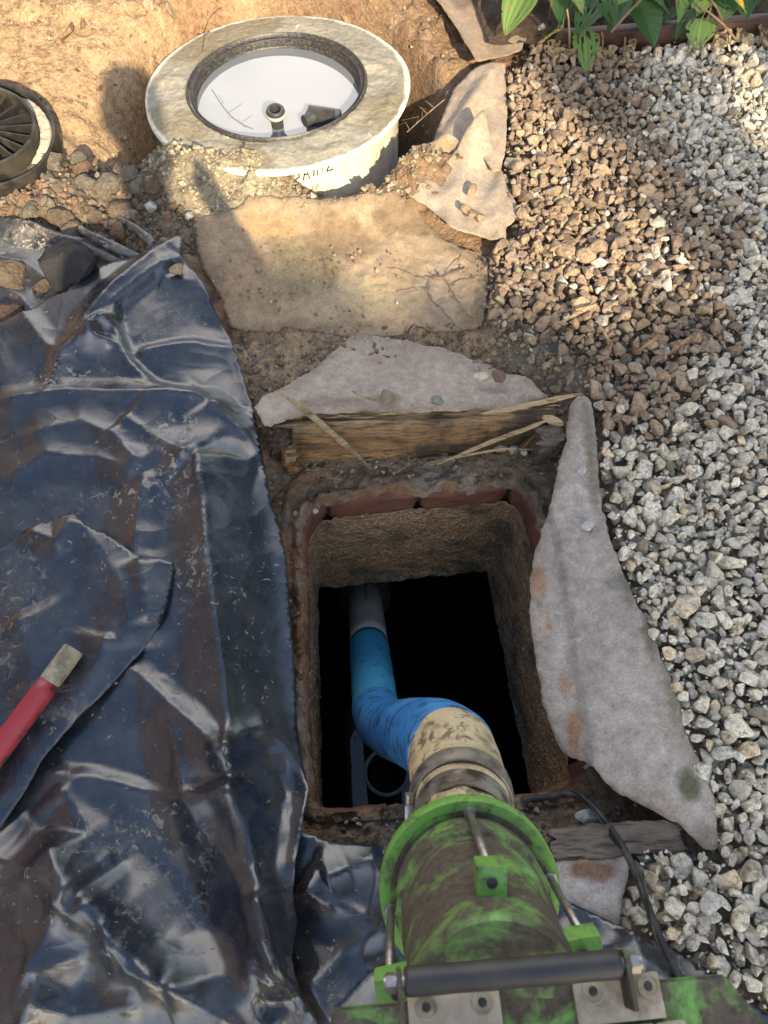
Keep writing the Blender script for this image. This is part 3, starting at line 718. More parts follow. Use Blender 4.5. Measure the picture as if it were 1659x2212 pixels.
def sheet(name, label, cat, pts, hfun, base, m=None, group=None, spots=(), z0=0, sp=.0095, fray=.005, thick=.0014, seed=0, tint=None, attrn='Col'):
    o, x, y, X = sheet_mesh(name, pts, z0, hfun, m or M['fleece'], sp, fray, thick, seed)
    tag(o, label, cat, group)
    c = np.tile(np.array(base, float), (len(x), 1)) * (.85 + .3 * fbm(x, y, 6, 4, seed + 50))[:, None]
    ed, _, _ = dpoly(x, y, outline(pts, z0, 0, .02, seed), True); ek = ((1 - sstep(.0, .045, ed + (fbm(x, y, 14, 4, seed + 71) - .45) * .07)) * (.75 if seed in (1, 6) else .42))[:, None]; c = c * (1 - ek) + np.array((.235, .175, .115)) * ek
    for px, py, rx, ry, colr, k in spots:
        q = P(px, py, z0); sc = (P(px + 10, py, z0) - q).length / 10
        r = np.hypot((x - q.x) / (rx * sc), (y - q.y) / (ry * sc * 1.15)) + (fbm(x, y, 18, 4, seed + 33) - .5) * 1.3
        k_ = (1 - sstep(.55, 1.05, r))[:, None] * k; c = c * (1 - k_) + np.array(colr) * k_
    setcol(o, c); return o, x, y
FB = (.46, .40, .345)
G1 = 'pieces of felted fleece round the dig'
BR = (.17, .11, .065); RU = (.33, .15, .05); GR = (.12, .12, .07)
# the large dusty piece in the middle
pts = [(415, 470), (470, 462), (560, 440), (700, 432), (850, 430), (905, 455), (960, 500), (1010, 520), (1055, 535), (1054, 620), (1044, 690), (985, 700), (930, 698), (890, 684), (868, 708), (770, 712), (700, 700), (610, 690), (600, 700), (495, 694), (470, 620), (430, 560)]
sheet('fleece_sheet', 'wide flat ground fleece covered with ochre mud between the tank and the timber', 'fleece', pts, lambda x, y: lay(x, y, 0) + wr(x, y, 3, 5, .004) + .004 * (dpoly(x, y, XY([(598, 480), (590, 600), (606, 700)]))[0] < .006), (.36, .27, .17), group=G1, seed=1, fray=.008,
      spots=[(900, 470, 150, 40, (.20, .145, .09), .8), (470, 620, 50, 80, (.24, .17, .11), .8), (650, 690, 200, 20, (.26, .19, .12), .7), (700, 640, 70, 50, (.46, .35, .22), .6), (640, 560, 90, 110, (.30, .24, .13), .8), (540, 600, 60, 120, (.36, .25, .15), .7), (740, 500, 110, 50, (.20, .14, .085), .7), (800, 620, 120, 60, (.36, .31, .19), .6), (960, 600, 70, 90, (.42, .34, .25), .7), (570, 480, 90, 25, (.40, .25, .13), .8)])
# over the timber
pts = [(548, 878, .03), (562, 855, .03), (600, 828, .025), (680, 775, .015), (760, 704, .005), (800, 706, .005), (880, 722, .005), (960, 742, .005), (1065, 768, .01), (1085, 788, .015), (1135, 808, .02), (1190, 850), (1180, 858), (1050, 872), (900, 880), (760, 886), (660, 892), (610, 900), (585, 915), (570, 918)]
def hf2(x, y):
    e, _, _ = dpoly(x, y, XY([(560, 905), (650, 894), (1190, 860)], .045))
    a, _, _ = dpoly(x, y, XY([(560, 860), (680, 775), (760, 704), (1065, 770)], .045))
    return lay(x, y, 0, clear=.01) + .052 * np.exp(-(e / .10) ** 2) + wr(x, y, 4, 15, .012) + .006 * np.exp(-((e - .09) / .02) ** 2)
sheet('fleece_sheet', 'pale grey fleece drawn over the rotten timber edge, orange mark at its top corner', 'fleece', pts, hf2, (.45, .37, .295), group=G1, seed=2, z0=.045,
      spots=[(800, 738, 14, 9, (.55, .20, .04), .9), (835, 850, 40, 20, BR, .5), (700, 862, 90, 18, (.26, .2, .15), .6), (860, 740, 130, 25, (.36, .29, .22), .6), (1110, 820, 60, 20, (.30, .26, .22), .6)])
# right of the opening
pts = [(1222, 905), (1232, 878), (1252, 868), (1270, 885), (1278, 930), (1285, 1000), (1296, 1100), (1312, 1180), (1345, 1260), (1378, 1340), (1412, 1410), (1445, 1490), (1470, 1570), (1500, 1650), (1528, 1710), (1540, 1800), (1542, 1840), (1512, 1842), (1490, 1815), (1452, 1780), (1400, 1748), (1345, 1715), (1300, 1665), (1275, 1632), (1240, 1625), (1212, 1585), (1180, 1500), (1172, 1440), (1158, 1370), (1150, 1290), (1160, 1180), (1190, 1090), (1206, 1010), (1222, 960)]
def hf3(x, y):
    e, _, _ = dpoly(x, y, XY([(1270, 885), (1296, 1100), (1378, 1340), (1470, 1570), (1540, 1800)]))
    d, _, _ = dpoly(x, y, kp, True); ins = inpoly(x, y, kp)
    h = .008 + .014 * np.exp(-(e / .05) ** 2) - .05 * (e / .22) ** 1.6
    f_, t_, _ = dpoly(x, y, XY([(1250, 890), (1230, 1050), (1260, 1250), (1300, 1450), (1390, 1640), (1480, 1800)]))
    return h + .010 * np.exp(-(f_ / .035) ** 2) + wr(x, y, 5, 25, .012) - .012 * ins
sheet('fleece_sheet', 'long grey fleece flap with rust stains hanging along the right side of the manhole', 'fleece', pts, hf3, (.42, .375, .325), group=G1, seed=3, z0=.0, sp=.011, fray=.007,
      spots=[(1170, 1240, 22, 45, RU, .6), (1195, 1335, 8, 22, (.38, .16, .04), .9), (1250, 1575, 18, 45, RU, .7), (1230, 1470, 16, 30, RU, .5), (1325, 1265, 30, 16, (.20, .19, .18), .8), (1308, 1462, 7, 4, (.03, .03, .03), 1), (1262, 950, 14, 60, GR, .6), (1278, 1060, 14, 90, GR, .55), (1352, 1290, 14, 60, GR, .6), (1390, 1370, 20, 60, GR, .75), (1440, 1500, 14, 60, GR, .5), (1478, 1690, 24, 36, GR, .9), (1515, 1820, 30, 30, (.20, .16, .12), .8)])
# upper right, three pieces
pts = [(980, 190), (1020, 165), (1060, 148), (1090, 146), (1092, 220), (1093, 290), (1088, 350), (1078, 390), (1060, 395), (1040, 360), (1005, 345), (930, 362), (896, 325), (905, 308), (935, 300), (945, 268), (965, 225)]
def hf4(x, y):
    e, _, _ = dpoly(x, y, XY([(1090, 146), (1093, 290), (1080, 395)])); e2, _, _ = dpoly(x, y, XY([(1060, 180), (1000, 260), (960, 330)])); e3, _, _ = dpoly(x, y, XY([(1040, 180), (1060, 300), (1062, 390)]))
    e4, _, _ = dpoly(x, y, XY([(898, 322), (960, 322), (1005, 345)]))
    return .02 + .02 * np.exp(-(e3 / .07) ** 2) - .035 * (np.minimum(e, .3) / .22) ** 1.5 + .02 * np.exp(-(e2 / .03) ** 2) + wr(x, y, 5, 35, .012) + .035 * np.exp(-(e4 / .022) ** 2) - .01
sheet('fleece_sheet', 'beige fleece strip folded down into the gap between the tank and the brown gravel', 'fleece', pts, hf4, (.40, .32, .235), group=G1, seed=4, spots=[(940, 320, 50, 30, (.38, .28, .16), .7), (980, 250, 30, 60, (.42, .33, .24), .6)])
pts = [(868, 432), (930, 400), (975, 358), (1000, 330), (1038, 302), (1052, 330), (1070, 372), (1098, 415), (1112, 450), (1118, 480), (1090, 505), (1092, 530), (1060, 528), (1010, 516), (965, 505), (950, 480), (915, 450)]
def hf5(x, y):
    q = P(1040, 306); r = np.hypot(x - q.x, y - q.y); e, _, _ = dpoly(x, y, XY([(1038, 302), (975, 430), (960, 500)])); e2, _, _ = dpoly(x, y, XY([(868, 432), (1000, 330), (1038, 302)])); e3, _, _ = dpoly(x, y, XY([(1090, 380), (1060, 450), (1080, 520)]))
    return .012 + .045 * np.exp(-(r / .1) ** 2) + .016 * np.exp(-(e / .035) ** 2) + wr(x, y, 6, 45, .010) + .02 * np.exp(-(e2 / .03) ** 2) + .015 * np.exp(-(e3 / .02) ** 2)
sheet('fleece_sheet', 'triangular cream fleece corner with three small stones lying on it', 'fleece', pts, hf5, (.43, .355, .27), group=G1, seed=5, spots=[(940, 450, 60, 20, (.5, .42, .31), .5), (1075, 440, 20, 60, (.30, .24, .18), .6)])
pts = [(905, -40), (1010, -40), (1080, -30), (1128, 40), (1132, 110), (1120, 140), (1090, 150), (1050, 150), (1028, 158), (1010, 140), (985, 95), (955, 50), (925, 20)]
def hf6(x, y):
    e, _, _ = dpoly(x, y, XY([(905, -40), (955, 50), (1010, 140)])); return .03 + .02 * np.exp(-(e / .05) ** 2) + wr(x, y, 4, 55, .014)
sheet('fleece_sheet', 'brown stained fleece piece at the top beside the striped leaf, partly under loose soil', 'fleece', pts, hf6, (.30, .22, .15), group=G1, seed=6, spots=[(1010, 20, 60, 45, (.12, .09, .06), .9)])
pts = [(1195, 1862), (1260, 1856), (1362, 1850), (1352, 1900), (1338, 1960), (1330, 2010), (1280, 2000), (1190, 1960)]
sheet('fleece_sheet', 'short grey fleece offcut below the small plank with a brown stain', 'fleece', pts, lambda x, y: .004 + wr(x, y, 6, 65, .006), (.44, .41, .38), group=G1, seed=7, spots=[(1270, 1880, 60, 22, (.17, .085, .05), .85)])
# ---------------------------------------------------------------- black film: folds laid down as creases, then relaxed as cloth
def fold_height(x, y, folds, z0=.03):
    h = np.zeros_like(x)
    for pts, a0, a1, wl, wr_ in folds:
        p = XY(pts, z0); d, t, s = dpoly(x, y, p); wv = np.where(s > 0, wl, wr_) * 1.25
        a = 1.4 * (a0 + (a1 - a0) * t) * np.clip(np.minimum(t, 1 - t) * 7 + .35, 0, 1)
        u = np.clip(1 - d / wv, 0, 1); h = h + a * (.55 * u + .45 * u * u)
    return h
def relax(xs, ys, H, floor, slack, iters=160, seed=0, pin=None):
    """position based cloth on a grid; returns displaced positions"""
    X, Y = np.meshgrid(xs, ys); rs = np.random.RandomState(seed)
    Z = H + (fbm(X, Y, 9, 3, seed) - .5) * .006
    Pq = np.stack([X, Y, Z], -1); P0 = Pq.copy()
    def cons(o0, o1):
        a = (slice(0, Pq.shape[0] - o1), slice(0, Pq.shape[1] - o0)) if o0 >= 0 else (slice(0, Pq.shape[0] - o1), slice(-o0, Pq.shape[1]))
        b_ = (slice(o1, Pq.shape[0]), slice(o0, Pq.shape[1])) if o0 >= 0 else (slice(o1, Pq.shape[0]), slice(0, Pq.shape[1] + o0))
        L = np.linalg.norm(P0[a] - P0[b_], axis=-1)
        return a, b_, L
    C = [(cons(1, 0), 1, .5), (cons(0, 1), 1, .5), (cons(1, 1), 1, .4), (cons(-1, 1), 1, .4), (cons(3, 0), 0, .25), (cons(0, 3), 0, .25), (cons(2, 2), 0, .2), (cons(-2, 2), 0, .2)]
    vel = np.zeros_like(Pq); sl_ = 1 + slack
    for it in range(iters):
        old = Pq.copy(); vel[..., 2] -= .00025; Pq += vel
        k = min(1, it / (iters * .5))
        for rep in range(3):
            D = np.zeros_like(Pq); Wt = np.zeros(Pq.shape[:2])
            for (a, b_, L), kind, st in C:
                d = Pq[b_] - Pq[a]; l = np.linalg.norm(d, axis=-1) + 1e-9; T = L * (1 + slack * k)
                e = (l - T) / l
                if kind == 0: e = np.where(l < T * .985, (l - T * .985) / l, np.where(l > T, e, 0))
                c = d * (e * st)[..., None]
                D[a] += c; D[b_] -= c; Wt[a] += 1; Wt[b_] += 1
            Pq += D / np.maximum(Wt, 1)[..., None] * 1.6
            Pq[..., 2] = np.maximum(Pq[..., 2], floor)
        Pq[0] = P0[0]; Pq[-1] = P0[-1]; Pq[:, 0] = P0[:, 0]; Pq[:, -1] = P0[:, -1]
        vel = (Pq - old) * .82
    return Pq
def film_sheet(name, label, pts, folds, m, z0=.03, sp=.008, seed=0, base=None, slack=.02, iters=140, fray=.002, dirt=(), group=None, cell=.013, lift=0, keep=.75):
    q = XY(pts, z0); x0, y0 = q.min(0) - .08; x1, y1 = q.max(0) + .08
    xs_ = np.arange(x0, x1, cell); ys_ = np.arange(y0, y1, cell); X, Y = np.meshgrid(xs_, ys_)
    B = base(X.ravel(), Y.ravel()).reshape(X.shape); H = B + fold_height(X.ravel(), Y.ravel(), folds, z0).reshape(X.shape)
    if iters:
        Q = relax(xs_, ys_, H, B + (H - B) * keep, slack, iters, seed)
        for k in range(1):
            Q[1:-1, 1:-1] = Q[1:-1, 1:-1] * .6 + .1 * (Q[:-2, 1:-1] + Q[2:, 1:-1] + Q[1:-1, :-2] + Q[1:-1, 2:])
        Dp = Q - np.stack([X, Y, H], -1)
        for k in range(2): Dp[1:-1, 1:-1] = Dp[1:-1, 1:-1] * .5 + .125 * (Dp[:-2, 1:-1] + Dp[2:, 1:-1] + Dp[1:-1, :-2] + Dp[1:-1, 2:])
    else: Dp = np.zeros(X.shape + (3,))
    def disp(x, y):
        u = np.clip((x - xs_[0]) / cell, 0, len(xs_) - 1.001); v = np.clip((y - ys_[0]) / cell, 0, len(ys_) - 1.001)
        i = u.astype(int); j = v.astype(int); fu = (u - i)[:, None]; fv = (v - j)[:, None]
        r = (Dp[j, i] * (1 - fu) + Dp[j, i + 1] * fu) * (1 - fv) + (Dp[j + 1, i] * (1 - fu) + Dp[j + 1, i + 1] * fu) * fv
        return r[:, 0], r[:, 1], r[:, 2]
    o, x, y, Xp = sheet_mesh(name, pts, z0, lambda x, y: base(x, y) + fold_height(x, y, folds, z0) + lift, m, sp, fray, .0012, seed, None, disp, smooth=False)
    tag(o, label, 'plastic sheet', group)
    dv = np.zeros(len(x))
    for px, py, rx, ry, k in dirt:
        c = P(px, py, z0); sc = (P(px + 10, py, z0) - c).length / 10
        dv = np.maximum(dv, k * (1 - sstep(.4, 1.1, np.hypot((x - c.x) / (rx * sc), (y - c.y) / (ry * sc * 1.15)) + (fbm(x, y, 12, 4, seed + 3) - .5) * .8)))
    setcol(o, dv[:, None] * np.ones(3), 'Dirt'); return o
GF = 'black plastic sheeting'
# the lowest sheet, running under the hose coupling to the gravel
pts = [(560, 1790), (655, 1800), (720, 1822), (835, 1830), (1000, 1880), (1190, 1935), (1260, 1965), (1330, 2000), (1395, 2030), (1440, 2045), (1540, 2110), (1660, 2195), (1800, 2300), (1700, 2420), (560, 2420)]
folds = [([(650, 1916), (700, 1945), (790, 1976), (835, 1840)], .030, .022, .09, .05), ([(700, 1900), (820, 1850)], .02, .02, .05, .05), ([(650, 2146), (740, 2060), (830, 2000), (900, 1990)], .03, .02, .06, .10), ([(700, 2212), (800, 2100), (860, 2080)], .03, .02, .07, .05),
         ([(1190, 2000), (1260, 2060), (1340, 2030), (1345, 1995)], .018, .022, .05, .04), ([(1345, 2000), (1370, 2060), (1440, 2130), (1560, 2190)], .02, .016, .05, .04), ([(1300, 2110), (1400, 2100), (1560, 2140)], .015, .012, .04, .05)]
film_sheet('plastic_sheet', 'black plastic sheet running under the green coupling to the pale gravel', pts, folds, M['black_film'], z0=.0, seed=11, slack=.03, group=GF,
           base=lambda x, y: .004 + .012 * fbm(x, y, 5, 2, 8) + .02 * sstep(.0, .4, -x + .3), dirt=[(1400, 2060, 120, 80, .5), (700, 2150, 80, 60, .4)])
# the main sheet
pts = [(-60, 745), (0, 725), (55, 704), (90, 690), (115, 668), (150, 655), (168, 640), (190, 630), (215, 618), (226, 602), (250, 592), (300, 582), (350, 555), (397, 528), (402, 545), (396, 575), (420, 600), (440, 625), (465, 680), (495, 728), (515, 790), (540, 868), (555, 925), (566, 998), (578, 1080), (596, 1130), (612, 1200), (620, 1300), (630, 1440), (634, 1540), (640, 1600), (650, 1660), (664, 1705), (663, 1745), (655, 1800), (650, 1860), (645, 1925), (655, 1990), (650, 2060), (665, 2150), (700, 2230), (740, 2330), (740, 2420), (-120, 2420), (-120, 760)]
T = [([(435, 1015), (455, 1100), (462, 1200), (480, 1330), (500, 1480), (512, 1600), (515, 1700)], .050, .055, .11, .085),
     ([(512, 1690), (545, 1800), (585, 1930), (650, 2140)], .050, .045, .06, .09),
     ([(277, 919), (345, 965), (430, 1018)], .016, .040, .10, .07), ([(430, 1018), (500, 1005), (552, 1010)], .03, .012, .05, .08),
     ([(0, 887), (158, 866), (336, 874), (459, 876)], .018, .026, .035, .11), ([(459, 876), (520, 930), (566, 998)], .026, .014, .04, .08),
     ([(396, 576), (340, 618), (262, 684), (255, 722), (285, 800), (336, 848), (440, 874)], .020, .020, .016, .14), ([(397, 530), (330, 590), (262, 650), (200, 720), (150, 800)], .020, .014, .05, .035),
     ([(255, 722), (228, 738), (215, 765), (262, 775)], .026, .02, .02, .03), ([(228, 738), (150, 800), (120, 850)], .022, .012, .05, .03), ([(350, 620), (430, 625)], .012, .004, .06, .06), ([(300, 780), (420, 752), (500, 745)], .014, .010, .02, .06), ([(60, 690), (110, 760), (160, 800)], .010, .008, .03, .06),
     ([(332, 1038), (318, 1137), (313, 1210), (333, 1335), (330, 1420)], .026, .030, .09, .06), ([(60, 960), (190, 930), (260, 960), (332, 1038)], .014, .026, .05, .10), ([(30, 1050), (120, 1000), (230, 1010), (330, 1050)], .012, .016, .07, .05),
     ([(270, 1441), (330, 1480), (380, 1526), (430, 1576), (500, 1650), (552, 1712)], .014, .022, .03, .09), ([(380, 1526), (398, 1630), (412, 1736), (440, 1800), (495, 1861), (560, 2000), (600, 2081)], .020, .035, .09, .05),
     ([(75, 1676), (225, 1684), (320, 1712), (410, 1736), (480, 1728), (555, 1740)], .012, .016, .02, .10), ([(115, 1801), (180, 1870), (280, 1971), (320, 2050), (385, 2116), (460, 2170), (560, 2230)], .036, .040, .07, .10),
     ([(0, 1806), (30, 1856), (100, 1880), (175, 1896), (215, 1936)], .040, .034, .06, .10), ([(215, 1936), (150, 2010), (95, 2096), (80, 2160), (95, 2230)], .040, .030, .06, .09), ([(215, 1936), (270, 1990), (300, 2041), (310, 2086), (385, 2121)], .034, .026, .08, .05),
     ([(385, 2121), (480, 2108), (580, 2096)], .022, .024, .05, .08), ([(575, 1931), (600, 2010), (650, 2146)], .03, .03, .035, .05), ([(590, 1576), (625, 1640), (662, 1706), (652, 1800), (645, 1916)], .010, .035, .05, .03), ([(510, 1650), (545, 1600), (590, 1576)], .02, .02, .035, .03),
     ([(150, 1700), (230, 1800), (150, 1850)], .02, .02, .05, .06), ([(90, 2100), (200, 2060), (300, 2041)], .024, .02, .06, .05), ([(600, 2100), (560, 2160), (600, 2230)], .02, .02, .05, .05), ([(90, 2150), (180, 2180), (330, 2170)], .026, .02, .06, .04)]
def basem(x, y):
    rx = P(620, 1300, .0).x; e, _, _ = dpoly(x, y, XY([(495, 728), (540, 868), (566, 998), (600, 1130), (620, 1300), (634, 1540), (650, 1660)]))
    return .028 + .03 * fbm(x, y, 2.2, 2, 4) - .04 * np.exp(-(e / .08) ** 2)
film_sheet('plastic_sheet', 'large crumpled black plastic sheet covering the ground left of the manhole', pts, T, M['black_film'], z0=.03, seed=13, slack=.012, iters=130, sp=.0075, cell=.016, base=basem, lift=.012, group=GF,
           dirt=[(330, 740, 90, 60, .5), (150, 840, 130, 35, .9), (410, 960, 90, 60, .9), (400, 1060, 60, 120, .8), (300, 1090, 140, 40, .7), (60, 690, 60, 40, .5), (280, 560, 120, 20, .9), (330, 1800, 90, 90, .7), (400, 1900, 120, 140, .5), (230, 1790, 40, 40, .8), (440, 1250, 50, 90, .6), (360, 680, 100, 60, .4)])
# the flap on top at the left
pts = [(-120, 1215), (0, 1188), (60, 1150), (118, 1128), (163, 1108), (190, 1140), (235, 1160), (300, 1205), (345, 1208), (378, 1218), (372, 1270), (362, 1320), (345, 1362), (310, 1405), (280, 1436), (215, 1510), (150, 1575), (90, 1645), (60, 1700), (30, 1745), (0, 1790), (-120, 1900)]
F2 = [([(310, 1208), (318, 1280), (330, 1350)], .022, .020, .07, .05), ([(165, 1120), (230, 1200), (280, 1300), (290, 1400)], .014, .014, .06, .09), ([(245, 1375), (215, 1450), (150, 1560)], .020, .012, .03, .08), ([(60, 1150), (130, 1180), (165, 1120)], .016, .014, .05, .03), ([(40, 1330), (80, 1420), (60, 1560)], .016, .012, .1, .08)]
film_sheet('plastic_sheet', 'upper flap of black plastic with brownish sheen lying under the red handle', pts, F2, M['black_film'], z0=.085, seed=17, slack=.018, iters=110, base=lambda x, y: .082 + .012 * fbm(x, y, 4, 2, 9), group=GF,
           dirt=[(250, 1180, 16, 16, 1), (40, 1300, 70, 160, .5), (120, 1520, 100, 60, .4), (100, 1130, 90, 25, .5)])
# old dusty sheet under the rock
pts = [(-80, 470), (0, 472), (55, 478), (90, 500), (150, 515), (220, 535), (285, 545), (312, 560), (318, 590), (240, 640), (170, 690), (90, 720), (-80, 790)]
F3 = [([(40, 488), (120, 520), (220, 540), (300, 560)], .022, .016, .03, .05), ([(-60, 560), (60, 580), (140, 640), (160, 690)], .02, .02, .05, .04), ([(0, 630), (50, 650), (100, 710)], .02, .02, .04, .04)]
film_sheet('plastic_sheet', 'old plastic sheet caked with grey dust beneath the dark rock', pts, F3, M['dusty_film'], z0=.0, seed=19, slack=.03, iters=90, base=lambda x, y: np.maximum(.0, gheight(x, y) + .004) + .006, dirt=[(60, 520, 120, 60, 1), (150, 680, 120, 60, .8)], group=GF)
def strip(name, label, path, wid, seed):
    """a rolled, flattened strip of film"""
    pts = smoothpath([P(a, b_, z) for a, b_, z in path], 10); bm = bmesh.new(); rs = random.Random(seed)
    n = len(pts); rad = [wid * .75 * (.55 + .45 * math.sin(math.pi * (i + 1) / (n + 1))) * (1 + .08 * math.sin(i * .6 + seed)) for i in range(n)]
    pts = [p + Vector((rs.uniform(-1, 1), rs.uniform(-1, 1), rs.uniform(-.6, 1))) * .0008 for p in pts]
    tube(bm, pts, rad, 10, squash=.42); o = obj(name, bm, M['dusty_film']); setcol(o, (.8, .8, .8), 'Dirt'); tag(o, label, 'plastic strip', 'rolled strips of plastic in the clods'); return o
strip('plastic_strip', 'long rolled strip of dirty plastic running from the clods towards the sheet corner', [(172, 492, .03), (200, 512, .05), (250, 535, .05), (300, 556, .04)], .017, 1)
strip('plastic_strip', 'bent strip of dirty plastic standing up among the clods near the sheet corner', [(250, 466, .03), (285, 490, .05), (320, 516, .055), (328, 530, .045), (318, 555, .02)], .015, 2)
strip('plastic_strip', 'rolled plastic edge just above the black rock', [(60, 480, .03), (110, 508, .045), (165, 528, .045), (240, 560, .03), (300, 590, .03)], .016, 3)

# ---------------------------------------------------------------- stones
def stone_bm(rs, sub=2, cuts=9, sq=None, lo=.55, hi=.82):
    bm = bmesh.new(); bmesh.ops.create_icosphere(bm, subdivisions=sub, radius=1)
    for k in range(cuts):
        n = Vector((rs.gauss(0, 1), rs.gauss(0, 1), rs.gauss(0, 1))).normalized(); d = rs.uniform(lo, hi)
        for v in bm.verts:
            t = v.co.dot(n)
            if t > d: v.co -= n * (t - d) * .98
    s = sq or (rs.uniform(.9, 1.35), rs.uniform(.75, 1.05), rs.uniform(.55, .85))
    for v in bm.verts: v.co = Vector((v.co.x * s[0], v.co.y * s[1], v.co.z * s[2])) + Vector((rs.gauss(0, 1), rs.gauss(0, 1), rs.gauss(0, 1))) * .012
    return bm
def crushed(rs):
    bm = bmesh.new()
    for k in range(rs.choice((11, 13, 15, 18))):
        v = Vector((rs.gauss(0, 1), rs.gauss(0, 1), rs.gauss(0, 1))).normalized() * rs.uniform(.82, 1.0); bm.verts.new(v)
    r = bmesh.ops.convex_hull(bm, input=bm.verts[:]); bmesh.ops.delete(bm, geom=[g_ for g_ in r['geom_interior'] if isinstance(g_, bmesh.types.BMVert)], context='VERTS')
    bmesh.ops.dissolve_limit(bm, angle_limit=.30, verts=bm.verts[:], edges=bm.edges[:])
    bmesh.ops.bevel(bm, geom=bm.edges[:], offset=.11, segments=1, affect='EDGES', clamp_overlap=True); bmesh.ops.triangulate(bm, faces=bm.faces[:])
    bmesh.ops.recalc_face_normals(bm, faces=bm.faces[:])
    s = (rs.uniform(.95, 1.4), rs.uniform(.8, 1.1), rs.uniform(.6, .9))
    for v in bm.verts: v.co = Vector((v.co.x * s[0], v.co.y * s[1], v.co.z * s[2])) * 1.03
    return bm
rs = random.Random(3); VAR = []
for k in range(30):
    bm = crushed(rs); VAR.append((np.array([v.co[:] for v in bm.verts]), np.array([[v.index for v in f.verts] for f in bm.faces]))); bm.free()
def rots(n, rs, flat=.5):
    a = rs.rand(n) * 2 * np.pi; b_ = (rs.rand(n) - .5) * np.pi * flat; c = (rs.rand(n) - .5) * np.pi * flat
    ca, sa, cb, sb, cc, sc_ = np.cos(a), np.sin(a), np.cos(b_), np.sin(b_), np.cos(c), np.sin(c)
    Rz = np.zeros((n, 3, 3)); Rz[:, 0, 0] = ca; Rz[:, 0, 1] = -sa; Rz[:, 1, 0] = sa; Rz[:, 1, 1] = ca; Rz[:, 2, 2] = 1
    Rx = np.zeros((n, 3, 3)); Rx[:, 0, 0] = 1; Rx[:, 1, 1] = cb; Rx[:, 1, 2] = -sb; Rx[:, 2, 1] = sb; Rx[:, 2, 2] = cb
    Ry = np.zeros((n, 3, 3)); Ry[:, 1, 1] = 1; Ry[:, 0, 0] = cc; Ry[:, 0, 2] = sc_; Ry[:, 2, 0] = -sc_; Ry[:, 2, 2] = cc
    return Rz @ Rx @ Ry
def scatter(name, pos, rad, colr, m, seed, label, cat, smooth=False, kind='stuff'):
    rs = np.random.RandomState(seed); n = len(pos); vi = rs.randint(0, len(VAR), n); Rm = rots(n, rs, .7)
    V = []; F = []; C = []; off = 0
    for k in range(len(VAR)):
        ix = np.where(vi == k)[0]
        if not len(ix): continue
        v, f = VAR[k]; q = np.einsum('nij,vj->nvi', Rm[ix], v) * rad[ix, None, None] + pos[ix, None, :]
        V.append(q.reshape(-1, 3)); F.append((f[None] + (np.arange(len(ix)) * len(v))[:, None, None] + off).reshape(-1, 3)); C.append(np.repeat(colr[ix], len(v), 0)); off += len(ix) * len(v)
    V = np.vstack(V); F = np.vstack(F); C = np.vstack(C)
    me = bpy.data.meshes.new(name); me.vertices.add(len(V)); me.loops.add(len(F) * 3); me.polygons.add(len(F))
    org = np.array([V[:, 0].mean(), V[:, 1].mean(), V[:, 2].min()])
    me.vertices.foreach_set('co', (V - org).ravel()); me.loops.foreach_set('vertex_index', F.ravel()); me.polygons.foreach_set('loop_start', np.arange(len(F)) * 3)
    me.polygons.foreach_set('use_smooth', np.full(len(F), smooth)); me.update(calc_edges=True); me.validate()
    me.materials.append(m); o = bpy.data.objects.new(name, me); COL.objects.link(o); o.location = org; setcol(o, C)
    tag(o, label, cat); o['kind'] = kind; return o
def darts(poly, rmin, rmax, tries, seed, pack=.82, big=.0, x0=None):
    rs = np.random.RandomState(seed); p = np.array(poly); a0, b0 = p.min(0); a1, b1 = p.max(0); a1 = min(a1, 2.0); b0 = max(b0, -.45); b1 = min(b1, 3.1)
    cell = rmax * 2; H = {}; out = []
    X = rs.rand(tries) * (a1 - a0) + a0; Y = rs.rand(tries) * (b1 - b0) + b0; Rr = rmin + (rmax - rmin) * rs.rand(tries) ** 1.8
    Rr[tries // 3:] *= .92; Rr[tries * 2 // 3:] = rmin + (Rr[tries * 2 // 3:] - rmin) * .5
    k = inpoly(X, Y, p); X, Y, Rr = X[k], Y[k], Rr[k]
    for x, y, r in zip(X.tolist(), Y.tolist(), Rr.tolist()):
        i, j = int(x // cell), int(y // cell); ok = True
        for ii in (i - 1, i, i + 1):
            for jj in (j - 1, j, j + 1):
                for (u, v, q) in H.get((ii, jj), ()):
                    if (u - x) ** 2 + (v - y) ** 2 < ((r + q) * pack) ** 2: ok = False; break
                if not ok: break
            if not ok: break
        if ok: H.setdefault((i, j), []).append((x, y, r)); out.append((x, y, r))
    return np.array(out)
